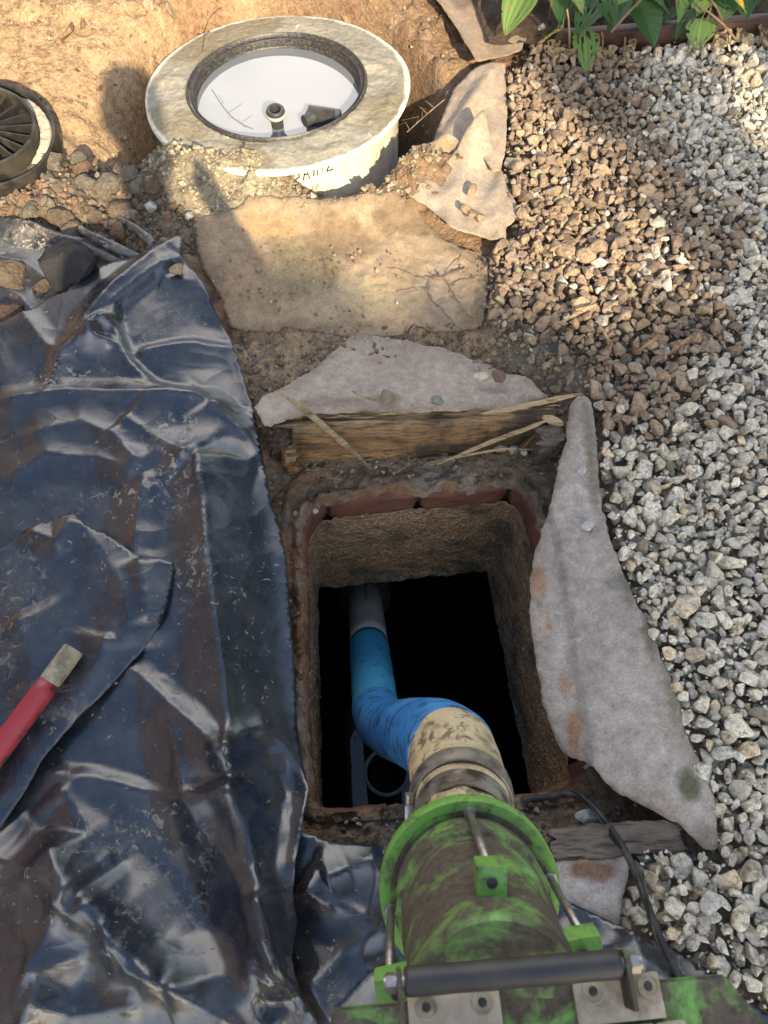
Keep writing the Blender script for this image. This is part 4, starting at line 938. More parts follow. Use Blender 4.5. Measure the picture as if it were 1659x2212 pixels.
def stone_col(x, y, seed):
    rs = np.random.RandomState(seed); n = len(x); px, py = PX(x, y, 0)
    # how soil-stained: strongest in a band beside the dig, fading to the right and downwards
    d, _, _ = dpoly(x, y, XY([(1110, 190), (1150, 330), (1200, 480), (1180, 640), (1190, 740)]))
    st = 1 - sstep(.22, .58, d + (fbm(x, y, 4, 4, 201) - .5) * .45 + .05)
    d2, _, _ = dpoly(x, y, XY([(1500, 520), (1400, 640), (1300, 730)])); st = np.maximum(st, .8 * (1 - sstep(.06, .24, d2 + (fbm(x, y, 6, 3, 205) - .5) * .25)))
    pal = np.array([1.18, 1.13, 1.03]) * np.array([[.56, .54, .47], [.50, .49, .44], [.61, .58, .50], [.45, .44, .41], [.54, .49, .39], [.38, .37, .33], [.56, .47, .34], [.32, .28, .22]]); w_ = np.array([.24, .2, .17, .13, .1, .07, .05, .04])
    pb = np.array([1.08, 1.08, 1.1]) * np.array([[.26, .195, .135], [.30, .22, .145], [.22, .165, .115], [.33, .25, .165], [.18, .14, .105], [.34, .30, .24], [.46, .43, .37], [.27, .245, .16]]); wb = np.array([.24, .2, .18, .14, .11, .06, .035, .035])
    a = pal[rs.choice(8, n, p=w_ / w_.sum())]; b_ = pb[rs.choice(8, n, p=wb / wb.sum())]
    k = (rs.rand(n) < st)[:, None]; half = (rs.rand(n) * .75)[:, None] * np.clip(st, 0, 1)[:, None]
    c = np.where(k, b_, a * (1 - half) + b_ * half); return c * (.8 + .4 * rs.rand(n))[:, None], st
# bottom layer then top layer
low = darts(GRAV, .011, .018, 30000, 1, .66)
c, _ = stone_col(low[:, 0], low[:, 1], 2); pos = np.stack([low[:, 0], low[:, 1], gheight(low[:, 0], low[:, 1]) + .003 + low[:, 2] * .1], 1)
bare = XY([(1060, 700), (1110, 690), (1200, 720), (1290, 800), (1265, 860), (1180, 800), (1090, 780)]);
kb = ~(inpoly(low[:, 0], low[:, 1], bare) & (np.random.RandomState(4).rand(len(low)) < .6)); 
scatter('gravel', pos[kb], low[kb, 2] * 1.2, c[kb] * .9, M['gravel_stone'], 5, 'bed of crushed stone, pale grey at the right and soil-stained brown beside the dig', 'gravel')
GT = np.array(GRAV); top = darts(GRAV, .0095, .0245, 60000, 8, .66)
gd, _, _ = dpoly(top[:, 0], top[:, 1], GRAV, True)
kb = ~(inpoly(top[:, 0], top[:, 1], bare) & (np.random.RandomState(6).rand(len(top)) < .65)) & (gd > .012); top = top[kb]
c, _ = stone_col(top[:, 0], top[:, 1], 9); z = .016 + .014 * np.random.RandomState(10).rand(len(top)) + .018 * (fbm(top[:, 0], top[:, 1], 6, 2, 91) - .5)
pos = np.stack([top[:, 0], top[:, 1], z], 1)
scatter('loose_gravel', pos, top[:, 2] * 1.2, c, M['gravel_stone'], 12, 'loose upper stones of the gravel, angular and pale, dirtier towards the tank', 'gravel')
# small grit and crumbs of soil
def sprinkle(n, region, r0, r1, colr, seed, name, label, cat, m=None, zf=None, dens=None):
    rs = np.random.RandomState(seed); p = XY(region, 0); a0, b0 = p.min(0); a1, b1 = p.max(0)
    x = rs.rand(n) * (a1 - a0) + a0; y = rs.rand(n) * (b1 - b0) + b0; k = inpoly(x, y, p) & ~inpoly(x, y, kp2)
    if dens: k &= rs.rand(n) < dens(x, y)
    x, y = x[k], y[k]; r = r0 + (r1 - r0) * rs.rand(len(x)) ** 3
    cc = np.array(colr)[rs.randint(0, len(colr), len(x))] * (.75 + .5 * rs.rand(len(x)))[:, None]
    zz = (zf or gheight)(x, y) + r * .3
    return scatter(name, np.stack([x, y, zz], 1), r, cc, m or M['gravel_stone'], seed + 1, label, cat)
SO = [(.30, .22, .14), (.19, .12, .07), (.24, .17, .10), (.15, .11, .075), (.30, .25, .18), (.20, .17, .13)]
sprinkle(3600, [(-60, -60), (900, -60), (1000, 150), (930, 300), (860, 440), (430, 470), (300, 570), (0, 470), (-60, 480)], .002, .011, SO + [(.38, .27, .15), (.34, .24, .14)], 31, 'soil_crumbs', 'crumbs of ochre soil strewn over the dug ground round the tank', 'soil')
sprinkle(260, [(-60, -60), (900, -60), (900, 30), (420, 40), (300, 150), (180, 200), (-60, 190)], .008, .030, [(.30, .2, .11), (.36, .25, .15), (.26, .17, .10), (.40, .33, .22)], 51, 'bank_stones', 'stones and clods embedded in the ochre bank at the top left', 'stones')
sprinkle(700, [(430, 480), (1040, 550), (1030, 690), (620, 680), (450, 600)], .0015, .007, [(.30, .22, .14), (.22, .16, .10), (.40, .33, .24)], 53, 'mud_crumbs', 'mud crumbs stuck on the wide flat fleece', 'soil', zf=lambda x, y: gheight(x, y) + .012, dens=lambda x, y: fbm(x, y, 6, 3, 9) ** 2 * 1.6)
sprinkle(2600, [(100, 330), (320, 350), (350, 420), (420, 470), (420, 520), (330, 560), (100, 500), (0, 440)], .004, .017, [(.17, .145, .11), (.13, .10, .07), (.20, .17, .13), (.22, .13, .08)], 33, 'soil_crumbs', 'heap of dark crumbly soil between the lid and the plastic sheet', 'soil')
sprinkle(3000, [(500, 690), (1120, 680), (1260, 850), (1190, 900), (560, 930), (540, 850)], .002, .011, SO, 35, 'soil_crumbs', 'brown crumbs between the muddy fleece and the fleece over the timber', 'soil')
sprinkle(5200, [(560, 950), (1240, 930), (1300, 1300), (1340, 1660), (1500, 1800), (1210, 1880), (640, 1880), (600, 1300)], .0015, .008, [(.14, .10, .065), (.18, .13, .09), (.24, .2, .15), (.12, .08, .05), (.38, .35, .3)], 37, 'soil_crumbs', 'dark crumbs and grit on the sunken rim round the manhole', 'soil', zf=lambda x, y: np.maximum(gheight(x, y), ZR + .006))
fx_ = darts(GRAV, .003, .0085, 26000, 61, .9); c, _ = stone_col(fx_[:, 0], fx_[:, 1], 62)
scatter('gravel_fines', np.stack([fx_[:, 0], fx_[:, 1], .014 + .014 * np.random.RandomState(63).rand(len(fx_))], 1), fx_[:, 2], c * .95, M['gravel_stone'], 64, 'small chips and fines between the larger stones of the gravel', 'gravel')
sprinkle(1800, [(300, 335), (420, 350), (640, 372), (640, 420), (560, 440), (430, 470), (400, 420), (330, 390)], .002, .010, [(.36, .32, .22), (.40, .36, .26), (.32, .28, .19)], 55, 'powdery_crumbs', 'pale dusty crumbs of the powdery mound at the tank front', 'soil')
sprinkle(1400, [(590, 380), (860, 350), (960, 330), (930, 420), (860, 440), (600, 450)], .003, .012, [(.25, .2, .13), (.20, .14, .09), (.3, .26, .18)], 39, 'soil_crumbs', 'brown crumbs heaped in front of the written tank wall', 'soil')

def stone(name, label, px, py, z, r, colr, group=None, sq=None, seed=1, m=None, cat='stone', sub=3, cuts=10, rz=None):
    rs = random.Random(seed); bm = stone_bm(rs, sub, cuts, sq); p = P(px, py, z)
    rot = Matrix.Rotation(rz if rz is not None else rs.uniform(0, 6), 3, 'Z')
    for v in bm.verts: v.co = rot @ v.co * r + Vector((p.x, p.y, z))
    o = obj(name, bm, m or M['gravel_stone'], smooth=True, auto=28); setcol(o, colr); tag(o, label, cat, group); return o
GS = 'single stones lying about'
stone('stone', 'brown pebble at the black sheet corner, caught in its fold', 382, 582, .075, .018, (.34, .25, .15), GS, seed=2)
stone('stone', 'upper one of the brown pebbles lying on the triangular fleece', 1020, 410, .045, .017, (.30, .21, .13), GS, seed=3)
stone('stone', 'brown pebble, topmost of the row of three on the triangular fleece', 1005, 451, .04, .016, (.26, .19, .12), GS, seed=4)
stone('stone', 'brown pebble in the middle of the row of three on the fleece', 1022, 463, .04, .016, (.27, .19, .12), GS, seed=5)
stone('stone', 'squarish brown pebble, rightmost of the row of three on the fleece', 1038, 470, .04, .015, (.30, .22, .14), GS, seed=6)
stone('stone', 'pale yellowish stone on the right end of the fleece over the timber', 1042, 812, .035, .016, (.56, .52, .38), GS, (1.35, .8, .6), seed=7, rz=0)
stone('stone', 'dark brown stone beside the pale yellow one on the fleece', 1076, 812, .035, .017, (.17, .12, .09), GS, seed=8)
stone('stone', 'rounded brown stone on the fleece above the middle of the timber', 836, 856, .068, .022, (.24, .19, .14), GS, seed=9)
stone('stone', 'flat greenish grey pebble on the fleece at the timber edge', 945, 866, .068, .016, (.22, .23, .19), GS, (1, 1, .5), seed=10)
stone('stone', 'pale stone standing upright in front of the written tank wall', 675, 427, .0, .018, (.46, .43, .34), GS, (.8, .8, 1.1), seed=11)
stone('stone', 'white stone on the dark clods left of the muddy fleece', 326, 446, .04, .022, (.46, .45, .41), GS, seed=12)
stone('stone', 'small pale stone at the top left corner of the muddy fleece', 408, 466, .01, .013, (.42, .42, .38), GS, seed=13)
stone('stone', 'light stone fallen in the dirt between the manhole brick and the small plank', 1272, 1765, -.05, .021, (.50, .50, .46), GS, (1.3, .8, .7), seed=14, rz=.1)
stone('stone', 'white stone with an orange rust patch near the bottom right', 1536, 1948, .05, .020, (.50, .47, .42), GS, seed=15)
stone('stone', 'beige clay chip lying in a dark fold at the bottom of the sheet', 322, 2133, .06, .014, (.40, .31, .21), GS, (1.2, 1, .3), seed=16)
for k, (a, b_, z_, r_, cc, lb) in enumerate([
        (1247, 938, -.05, .011, (.44, .41, .36), 'pale chip lying in the dirt against the right timber stub'),
        (1271, 1137, .018, .014, (.50, .49, .46), 'light chip at the fleece edge right of the manhole corner'),
        (1258, 1016, .03, .012, (.5, .49, .45), 'white chip resting on the edge of the long fleece flap'),
        (682, 1105, -.07, .007, (.44, .42, .38), 'small white chip on the rim at the left manhole corner')]):
    stone('stone', lb, a, b_, z_, r_, cc, GS, seed=40 + k)
for k, (a, b_, lb) in enumerate([(1080, 968, 'brownish triangular stone of the trio in front of the timber'), (1108, 972, 'largest pale stone of the trio in front of the timber'), (1133, 978, 'rightmost white stone of the trio in front of the timber')]):
    stone('stone', lb, a, b_, -.075, (.016, .017, .011)[k], ((.33, .25, .20), (.44, .38, .30), (.5, .49, .44))[k], GS, seed=60 + k)
stone('rock', 'big dark tarry block of rock with a dusty top on the dirty plastic', 150, 592, .055, .098, (.05, .05, .05), None, (.92, .92, .72), seed=24, m=M['tar_rock'], cat='rock', sub=4, cuts=12, rz=.35)
ROCK = bpy.context.scene.collection.objects[-1]
cl = [(110, 350, .05, 'grey'), (185, 405, .045, 'grey'), (235, 408, .05, 'lumpy grey'), (175, 365, .034, 'reddish'), (275, 380, .04, 'grey'), (300, 400, .034, 'grey'), (65, 455, .034, 'long grey'), (135, 470, .045, 'brown'), (205, 465, .036, 'brown'), (265, 455, .04, 'brown'), (255, 500, .03, 'red brown'), (335, 538, .03, 'red brown'), (155, 500, .038, 'brown'), (20, 605, .06, 'brown'), (95, 620, .035, 'brown'), (15, 690, .06, 'dark'), (170, 345, .03, 'grey'), (330, 405, .03, 'dusty')]
where = ['nearest the rim of the tank lid', 'left one in the middle of the heap', 'large one in the middle of the heap', 'near the top of the heap', 'right of the heap top', 'beside the powdery mound', 'lying alone below the lid rim', 'at the lower left of the heap', 'low in the centre of the heap', 'above the bent plastic strip', 'between two plastic strips', 'at the end of the bent strip', 'just above the dark rock', 'on the dusty sheet at the left edge', 'left of the dark rock', 'at the left edge beside the black sheet', 'topmost on the heap', 'at the foot of the powdery mound']
for k, (a, b_, r_, w0) in enumerate(cl):
    p = P(a, b_, .0); cc = {'g': (.165, .145, .11), 'l': (.165, .145, .11), 'r': (.17, .115, .078), 'b': (.14, .108, .078), 'd': (.12, .085, .06)}[w0[0]]
    rs_k = random.Random(80 + k)
    r_ = r_ * .84
    o = stone('soil_clod', w0 + ' soil clod ' + where[k], a, b_, max(gz(p.x, p.y), .0) + r_ * .35, r_, cc, 'clods of dug soil', (1.1, .95, .8), seed=80 + k, m=M['soil'], cat='soil clod', sub=4, cuts=7)
    n = len(o.data.vertices); co = np.empty(n * 3); o.data.vertices.foreach_get('co', co); co = co.reshape(-1, 3); c0 = co.mean(0)
    f_ = 1 + .5 * (fbm(co[:, 0] + co[:, 2] * .7, co[:, 1] - co[:, 2] * .6, 34, 4, 300 + k, .6) - .5); o.data.vertices.foreach_set('co', (c0 + (co - c0) * f_[:, None]).ravel())
    o.data.update()


def roughen(o, f, amp, seed):
    n = len(o.data.vertices); co = np.empty(n * 3); o.data.vertices.foreach_get('co', co); co = co.reshape(-1, 3); c0 = co.mean(0)
    k = 1 + amp * (fbm(co[:, 0] + co[:, 2] * .7 + 5, co[:, 1] - co[:, 2] * .6 + 3, f, 5, seed, .6) - .5)
    o.data.vertices.foreach_set('co', (c0 + (co - c0) * k[:, None]).ravel()); o.data.update()
roughen(ROCK, 14, .40, 77); roughen(ROCK, 60, .10, 78)
# ---------------------------------------------------------------- timber
def beam(name, label, cat, prof_px, ztop, depth, hgt, m, seed, group=None, n=90, back=0, slope=0.0):
    """a weathered balk: prof_px = its two upper front ends; depth away from the viewer, hgt downwards"""
    a = P(*prof_px[0], ztop); b_ = P(*prof_px[1], ztop); d = (b_ - a); L = d.length; d.normalize(); nn = Vector((-d.y, d.x, 0))
    K = 28; V = []; F = []
    w2, h2 = depth, hgt
    for i in range(n):
        u = i / (n - 1); ring = []
        per_ = [(t, 0) for t in np.linspace(0, 1, 8)[:-1]] + [(1, -t) for t in np.linspace(0, 1, 8)[:-1]] + [(1 - t, -1) for t in np.linspace(0, 1, 8)[:-1]] + [(0, -1 + t) for t in np.linspace(0, 1, 8)[:-1]]
        for k, (pa, pb) in enumerate(per_):
            q = a + d * (u * L) + nn * (pa * w2) + Vector((0, 0, pb * h2)) - nn * (slope * -pb * h2)
            g1 = float(fbm(np.array([u * 7 + seed]), np.array([k * .9]), 1, 3, seed)[0] - .5) * .016; g2 = float(fbm(np.array([u * 2.]), np.array([k * 2.7]), 1, 3, seed + 9)[0] - .5) * .018
            c = a + d * (u * L) + nn * (w2 * .5) + Vector((0, 0, -h2 * .5)); dirv = (q - c).normalized()
            q = q + dirv * (g1 + g2)
            if i in (0, n - 1): q = q + d * (float(fbm(np.array([k * .8]), np.array([seed * 1.]), 1, 3, 7)[0]) - .5) * .04
            ring.append(q)
        V += ring
    K = len(per_)
    for i in range(n - 1):
        for k in range(K): F.append((i * K + k, i * K + (k + 1) % K, (i + 1) * K + (k + 1) % K, (i + 1) * K + k))
    F.append(tuple(range(K))[::-1]); F.append(tuple((n - 1) * K + k for k in range(K)))
    o = obj(name, (V, F), m, None, True, auto=50); tag(o, label, cat, group); o.rotation_mode = 'XYZ'; return o
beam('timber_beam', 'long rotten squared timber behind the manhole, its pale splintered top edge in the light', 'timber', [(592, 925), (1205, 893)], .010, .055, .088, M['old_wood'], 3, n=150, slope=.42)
bm = bmesh.new(); rs = random.Random(44)
for k in range(34):
    u = rs.random(); x0 = 640 + u * 540; y0 = 906 - u * 28 + rs.uniform(-9, 16); l = rs.uniform(20, 90); z = .022 + rs.uniform(-.004, .006)
    zz = z - max(0, (y0 - (906 - u * 28))) * .0022
    p0 = P(x0, y0, zz); p1 = P(x0 + l, y0 - l * .05 + rs.uniform(-3, 3), zz + rs.uniform(-.002, .004))
    tube(bm, [p0, (p0 + p1) / 2 + Vector((0, 0, .002)), p1], [.0008, .0022, .0006], 5)
o = obj('torn_fibres', bm, M['pale_wood']); tag(o, 'torn pale fibres standing along the top edge of the rotten timber', 'wood fibres'); o['kind'] = 'stuff'
GP = 'short timber stubs at the manhole corners'
beam('timber_stub', 'broken dark stub at the left end of the long timber', 'timber', [(580, 962), (622, 960)], .008, .045, .09, M['dark_wood'], 11, GP, n=16)
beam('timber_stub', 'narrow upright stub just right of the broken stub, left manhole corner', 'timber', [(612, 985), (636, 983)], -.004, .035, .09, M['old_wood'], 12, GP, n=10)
beam('timber_stub', 'squared grey stub at the right end of the long timber', 'timber', [(1168, 958), (1224, 950)], .006, .048, .09, M['grey_wood'], 13, GP, n=18)
beam('plank', 'small weathered plank with a whitish patch below the right-hand fleece flap', 'plank', [(1200, 1852), (1482, 1828)], .012, .045, .03, M['grey_wood'], 14, n=60)
GSP = 'long splinters of broken wood'
def splinter(label, pts, wid, m, seed, flat=.45, group=GSP, name='wood_splinter'):
    rs = random.Random(seed); bm = bmesh.new(); pts = smoothpath([P(a, b_, z) for a, b_, z in pts], 5); n = len(pts)
    tube(bm, [p + Vector((rs.uniform(-1, 1), rs.uniform(-1, 1), rs.uniform(-1, 1))) * wid * .10 for p in pts], [wid * (.25 + .75 * min(1, 3.5 * min(i + .3, n - 1 - i + .1) / n)) * rs.uniform(.85, 1.1) for i in range(n)], 7, squash=flat)
    o = obj(name, bm, m, smooth=True, auto=35); tag(o, label, 'splinter', group); return o
splinter('thick pale splinter leaning from the fleece down over the timber at the left', [(601, 845, .075), (660, 888, .06), (740, 955, -.01), (803, 1013, -.06)], .0075, M['pale_wood'], 1)
splinter('long thin splinter slanting up to the right timber stub', [(945, 1003, -.07), (1060, 955, -.035), (1140, 925, .01), (1190, 905, .03)], .0055, M['pale_wood'], 2)
splinter('thin straight splinter lying under the slanting one in front of the timber', [(925, 1000, -.07), (1000, 985, -.06), (1090, 970, -.05), (1160, 972, -.06)], .0028, M['pale_wood'], 3)
splinter('longest splinter, lying on the timber top and pointing out over the gravel', [(1040, 893, .035), (1120, 880, .038), (1200, 862, .04), (1258, 850, .045)], .007, M['pale_wood'], 4)
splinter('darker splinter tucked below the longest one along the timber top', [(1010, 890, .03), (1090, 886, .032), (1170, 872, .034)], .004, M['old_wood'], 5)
splinter('short stout broken piece lying on the right timber stub', [(1172, 900, .03), (1216, 917, .028)], .010, M['pale_wood'], 6)
for k in range(5):
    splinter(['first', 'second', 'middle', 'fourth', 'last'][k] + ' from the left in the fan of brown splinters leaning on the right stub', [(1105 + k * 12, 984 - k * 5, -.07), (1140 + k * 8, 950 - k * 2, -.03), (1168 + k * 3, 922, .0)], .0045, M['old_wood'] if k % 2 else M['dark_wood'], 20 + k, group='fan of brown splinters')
splinter('forked twig on the crumbs left below the fleece, pointing up to the right', [(528, 805, .0), (570, 768, .012), (611, 735, .008)], .0045, M['grey_wood'], 31)
splinter('pale chip of wood lying on the brown gravel, upper one of the pair', [(1225, 690, .045), (1258, 672, .055), (1290, 655, .05)], .005, M['pale_wood'], 32)
splinter('pale chip of wood pointing down to the right on the brown gravel', [(1292, 698, .045), (1312, 730, .05), (1332, 758, .045)], .0045, M['pale_wood'], 33)
splinter('brown stick, left one of two on the stained gravel', [(1375, 762, .045), (1400, 744, .05), (1428, 724, .045)], .0045, M['old_wood'], 34)
splinter('brown stick, right one of two on the stained gravel', [(1442, 768, .045), (1480, 738, .05), (1512, 714, .045)], .006, M['old_wood'], 35)
splinter('dark upright stick stuck in the pale gravel at the right edge', [(1648, 1120, .04), (1645, 1150, .05), (1650, 1180, .045)], .005, M['dark_wood'], 36)
splinter('short splinter on the fleece left of the two dark pebbles', [(760, 845, .06), (790, 858, .062), (818, 866, .058)], .0035, M['pale_wood'], 37)
splinter('thin splinter on the black sheet below the small mud heap', [(250, 813, .09), (280, 820, .092), (318, 830, .09)], .0022, M['pale_wood'], 38)
bm = bmesh.new(); rs = random.Random(9)
for k in range(150):
    x0 = rs.uniform(600, 1200); y0 = 1000 + rs.gauss(0, 18) + (900 - x0) * .03; a = rs.uniform(0, 6.28); l = rs.uniform(6, 26); z = -.082
    tube(bm, [P(x0, y0, z + .004), P(x0 + l * math.cos(a) * .5, y0 + l * .25 * math.sin(a), z + .010), P(x0 + l * math.cos(a), y0 + l * .5 * math.sin(a), z + rs.uniform(.002, .014))], [.0007, rs.uniform(.0009, .0018), .0005], 4)
o = obj('straw_bits', bm, M['pale_wood']); tag(o, 'small straws and wood slivers scattered on the dirt before the timber', 'wood slivers'); o['kind'] = 'stuff'
# roots over the middle fleece
t = thing('root_tangle', 'branching thin brown roots lying on the right end of the muddy fleece', 'roots', P(960, 620, 0))
RT = [[(1010, 570), (960, 590), (935, 595), (928, 620), (945, 650), (975, 680), (990, 700)], [(945, 580), (975, 610), (990, 640), (1015, 670), (1040, 692)], [(935, 595), (900, 588), (870, 575), (840, 572)], [(930, 612), (890, 620), (850, 630)], [(1005, 545), (985, 560), (960, 590)], [(1040, 650), (1030, 670), (1038, 690)], [(975, 610), (1010, 596), (1050, 590)], [(1008, 530), (1035, 540), (1050, 552), (1030, 560), (1008, 548)], [(945, 650), (975, 640), (1000, 632)], [(1000, 660), (990, 640)]]
for k, pts in enumerate(RT):
    bm = bmesh.new(); pp = smoothpath([P(a, b_, .0) for a, b_ in pts], 6); rs = random.Random(k)
    pp = [Vector((p.x + rs.gauss(0, .0015), p.y + rs.gauss(0, .0015), gz(p.x, p.y) + .016 + rs.uniform(0, .004))) for p in pp]
    tube(bm, pp, [.0030 * (1 - .6 * i / len(pp)) * (1 if k < 2 else .6) for i in range(len(pp))], 6); obj('root', bm, M['root'], t)
for nm, lbl, pts in (('root', 'pale thin root hanging over the dark gap right of the tank', [(880, 285, .0), (905, 262, -.02), (930, 240, .02), (960, 215, .03)]), ('root', 'hair roots dangling from the bank at the top left of the tank', [(500, 5, .2), (470, 30, .17), (452, 70, .12), (440, 110, .06)])):
    bm = bmesh.new(); pp = smoothpath([P(*a) for a in pts], 8)
    tube(bm, pp, .0018, 6)
    for k in range(5):
        i = 2 + k * (len(pp) - 4) // 5; tube(bm, [pp[i], pp[i] + Vector((random.uniform(-.03, .03), .02, .01)), pp[i] + Vector((random.uniform(-.05, .05), .03, -.01))], .0009, 4)
    tag(obj(nm, bm, M['root']), lbl, 'root')

# ---------------------------------------------------------------- cable
t = thing('cable', 'black cable of two twisted strands from the manhole brick across the plank and gravel', 'cable', P(1300, 1760, -.06))
pts = [(1130, 1728, -.10), (1180, 1722, -.085), (1225, 1716, -.06), (1262, 1728, -.035), (1300, 1765, -.02), (1345, 1830, .045), (1370, 1880, .04), (1395, 1945, .055), (1420, 2010, .05), (1445, 2065, .05), (1478, 2130, .045), (1530, 2230, .04), (1600, 2360, .04)]
pp = smoothpath([P(*a) for a in pts], 14)
for nm, rr_, of_ in (('cable_strand', .0062, 0), ('thin_strand', .0028, 1)):
    bm = bmesh.new(); q = []
    for i, p in enumerate(pp):
        dd_ = (pp[min(i + 1, len(pp) - 1)] - pp[max(i - 1, 0)]).normalized(); u_ = dd_.cross(Vector((0, 0, 1))).normalized(); v_ = dd_.cross(u_)
        a = i * .11; q.append(p + (u_ * math.cos(a) + v_ * math.sin(a)) * (.0072 if of_ else 0))
    tube(bm, q, rr_, 10); obj(nm, bm, M['cable'], t)
# ---------------------------------------------------------------- tool handle
t = thing('tool_handle', 'scuffed red tool handle with a bare grey end lying on the black sheet', 'handle', P(20, 1560, .10))
a = P(160, 1402, .123); b_ = P(-120, 1778, .123); d = (b_ - a)
tipl = .075 / d.length; bm = bmesh.new(); bpts = [a + d * (tipl * .93 + (1 - tipl * .93) * k / 12) for k in range(13)]; tube(bm, bpts, [.0195] + [.0208] * 12, 28); obj('red_grip', bm, M['red_paint'], t)
bm = bmesh.new(); tube(bm, [a, a + d * tipl * .04, a + d * tipl * .5, a + d * tipl], [.0178, .0195, .0200, .0194], 28); obj('worn_end', bm, M['worn_tip'], t, auto=50)

# ---------------------------------------------------------------- suction hose: pipe, wrap, sleeve, coupling
C1 = P(1014, 1922, .42); C2 = P(1062, 2112, .615); A_ = (C2 - C1).normalized()
Uv = Vector((0, 1, 0)); Uv = (Uv - A_ * Uv.dot(A_)).normalized(); Sx = Uv.cross(A_).normalized()
if Sx.x < 0: Sx = -Sx
def CB(s, u=0, x=0): return C1 + A_ * s + Uv * u + Sx * x
t = thing('suction_hose', 'green suction coupling with cream sleeve and blue wrapped pipe reaching into the manhole', 'suction hose', P(900, 1500, -1.0))
# body
bm = bmesh.new(); lathe(bm, [(.078, .004), (.092, .006), (.093, .055), (.0915, .060), (.087, .062), (.087, .125), (.083, .150), (.083, .19), (.084, .262), (.079, .268), (.001, .268)], C1, A_, 96)
obj('coupling_body', bm, M['green_dirty'], t, auto=40)
bm = bmesh.new(); prof = [(.070, .004), (.070, -.024), (.106, -.026), (.1115, -.023), (.1135, -.016), (.1135, .005), (.1115, .009), (.098, .008), (.094, .006), (.070, .006)]
lathe(bm, prof, C1, A_, 128, closed=True); fl = obj('flange', bm, M['green_clean'], t, auto=35)
bm = bmesh.new(); lathe(bm, [(.092, .0075), (.096, .0095), (.0995, .0098)], C1, A_, 128); obj('flange_face', bm, M['green_dirty'], t)
for nm, du, dx, s0, s1 in (('mid', .098, 0.0, .004, .195), ('left', -.02, -.099, .004, .175), ('right', .018, .100, .004, .170)):
    bm = bmesh.new(); q = Vector((0, 0, 0)); ru = du; rx = dx
    tube(bm, [CB(s0, ru, rx), CB(s1, ru * 1.04, rx * 1.02)], .0048, 16); obj('tie_rod', bm, M['steel_rod'], t)
    bm = bmesh.new(); tube(bm, [CB(s0 + .002, ru, rx), CB(s0 + .010, ru, rx)], .0085, 6); obj('rod_nut', bm, M['steel_rod'], t, smooth=False)
    dirv = (Uv * ru + Sx * rx).normalized(); sd = A_.cross(dirv).normalized(); cen = CB(s1 + .014, 0, 0) + dirv * .096
    bm = bmesh.new(); box(bm, cen, (dirv, sd, A_), (.030 if nm == 'mid' else .040, .030, .030), .002); lg = obj('lug', bm, M['green_clean'], t, auto=35)
    bm = bmesh.new(); hp = cen + A_ * .0172; lathe(bm, [(.0001, .0005), (.0052, .0005), (.0056, 0.0)], hp, A_, 16); obj('bolt_hole', bm, M['ink'], lg)
# cream sleeve: fat canvas tube running from the flange down and forward
S = [C1 - A_ * .016, P(1004, 1808, .335), P(997, 1728, .24), P(987, 1662, .165), P(974, 1618, .11)]
sp_ = smoothpath(S, 8); n = len(sp_)
rr_ = [np.interp(i / (n - 1), [0, .12, .2, .34, .5, .75, .93, 1], [.062, .0625, .064, .067, .075, .078, .078, .0765]) for i in range(n)]
bm = bmesh.new(); rg = tube(bm, sp_, rr_, 72, caps=False)
for i, r_ in enumerate(rg):
    c0 = sp_[i]
    for k, v in enumerate(r_):
        dv_ = v.co - c0; a = 2 * math.pi * k / 72; f_ = 1 + .028 * math.sin(3 * a + i * .23) * min(1, i / 10) + .016 * math.sin(9 * a + i * .5) * math.exp(-((i - 9) / 4.) ** 2) * 2 - .03 * math.exp(-((a - 1.6) / .06) ** 2) * (i > 6); v.co = c0 + dv_ * f_
obj('cream_sleeve', bm, M['cream_canvas'], t)
def band(path, i0, i1, r, m, name, th=.0025, wid_=None):
    bm = bmesh.new(); seg = path[i0:i1 + 1]; 
    tube(bm, seg, [r[k] + th for k in range(i0, i1 + 1)], 72, caps=False)
    for nm2 in (0, 1): pass
    o = obj(name, bm, m, t); s_ = o.modifiers.new('thickness', 'SOLIDIFY'); s_.thickness = .003; s_.offset = 0; es_ = o.modifiers.new('edges', 'EDGE_SPLIT'); es_.split_angle = R(40); return o
fp = [S[0].lerp(S[1], k / 20) for k in range(21)] + [S[1].lerp(S[2], k / 12) for k in range(1, 13)]
rp = [np.interp(k / 32, [0, .35, .7, 1], [.076, .0785, .083, .097]) for k in range(33)]
c1 = band(sp_, 9, 12, rr_, M['clamp_steel'], 'hose_clamp', .004); c2 = band(sp_, 14, 17, rr_, M['clamp_steel'], 'hose_clamp', .0045)
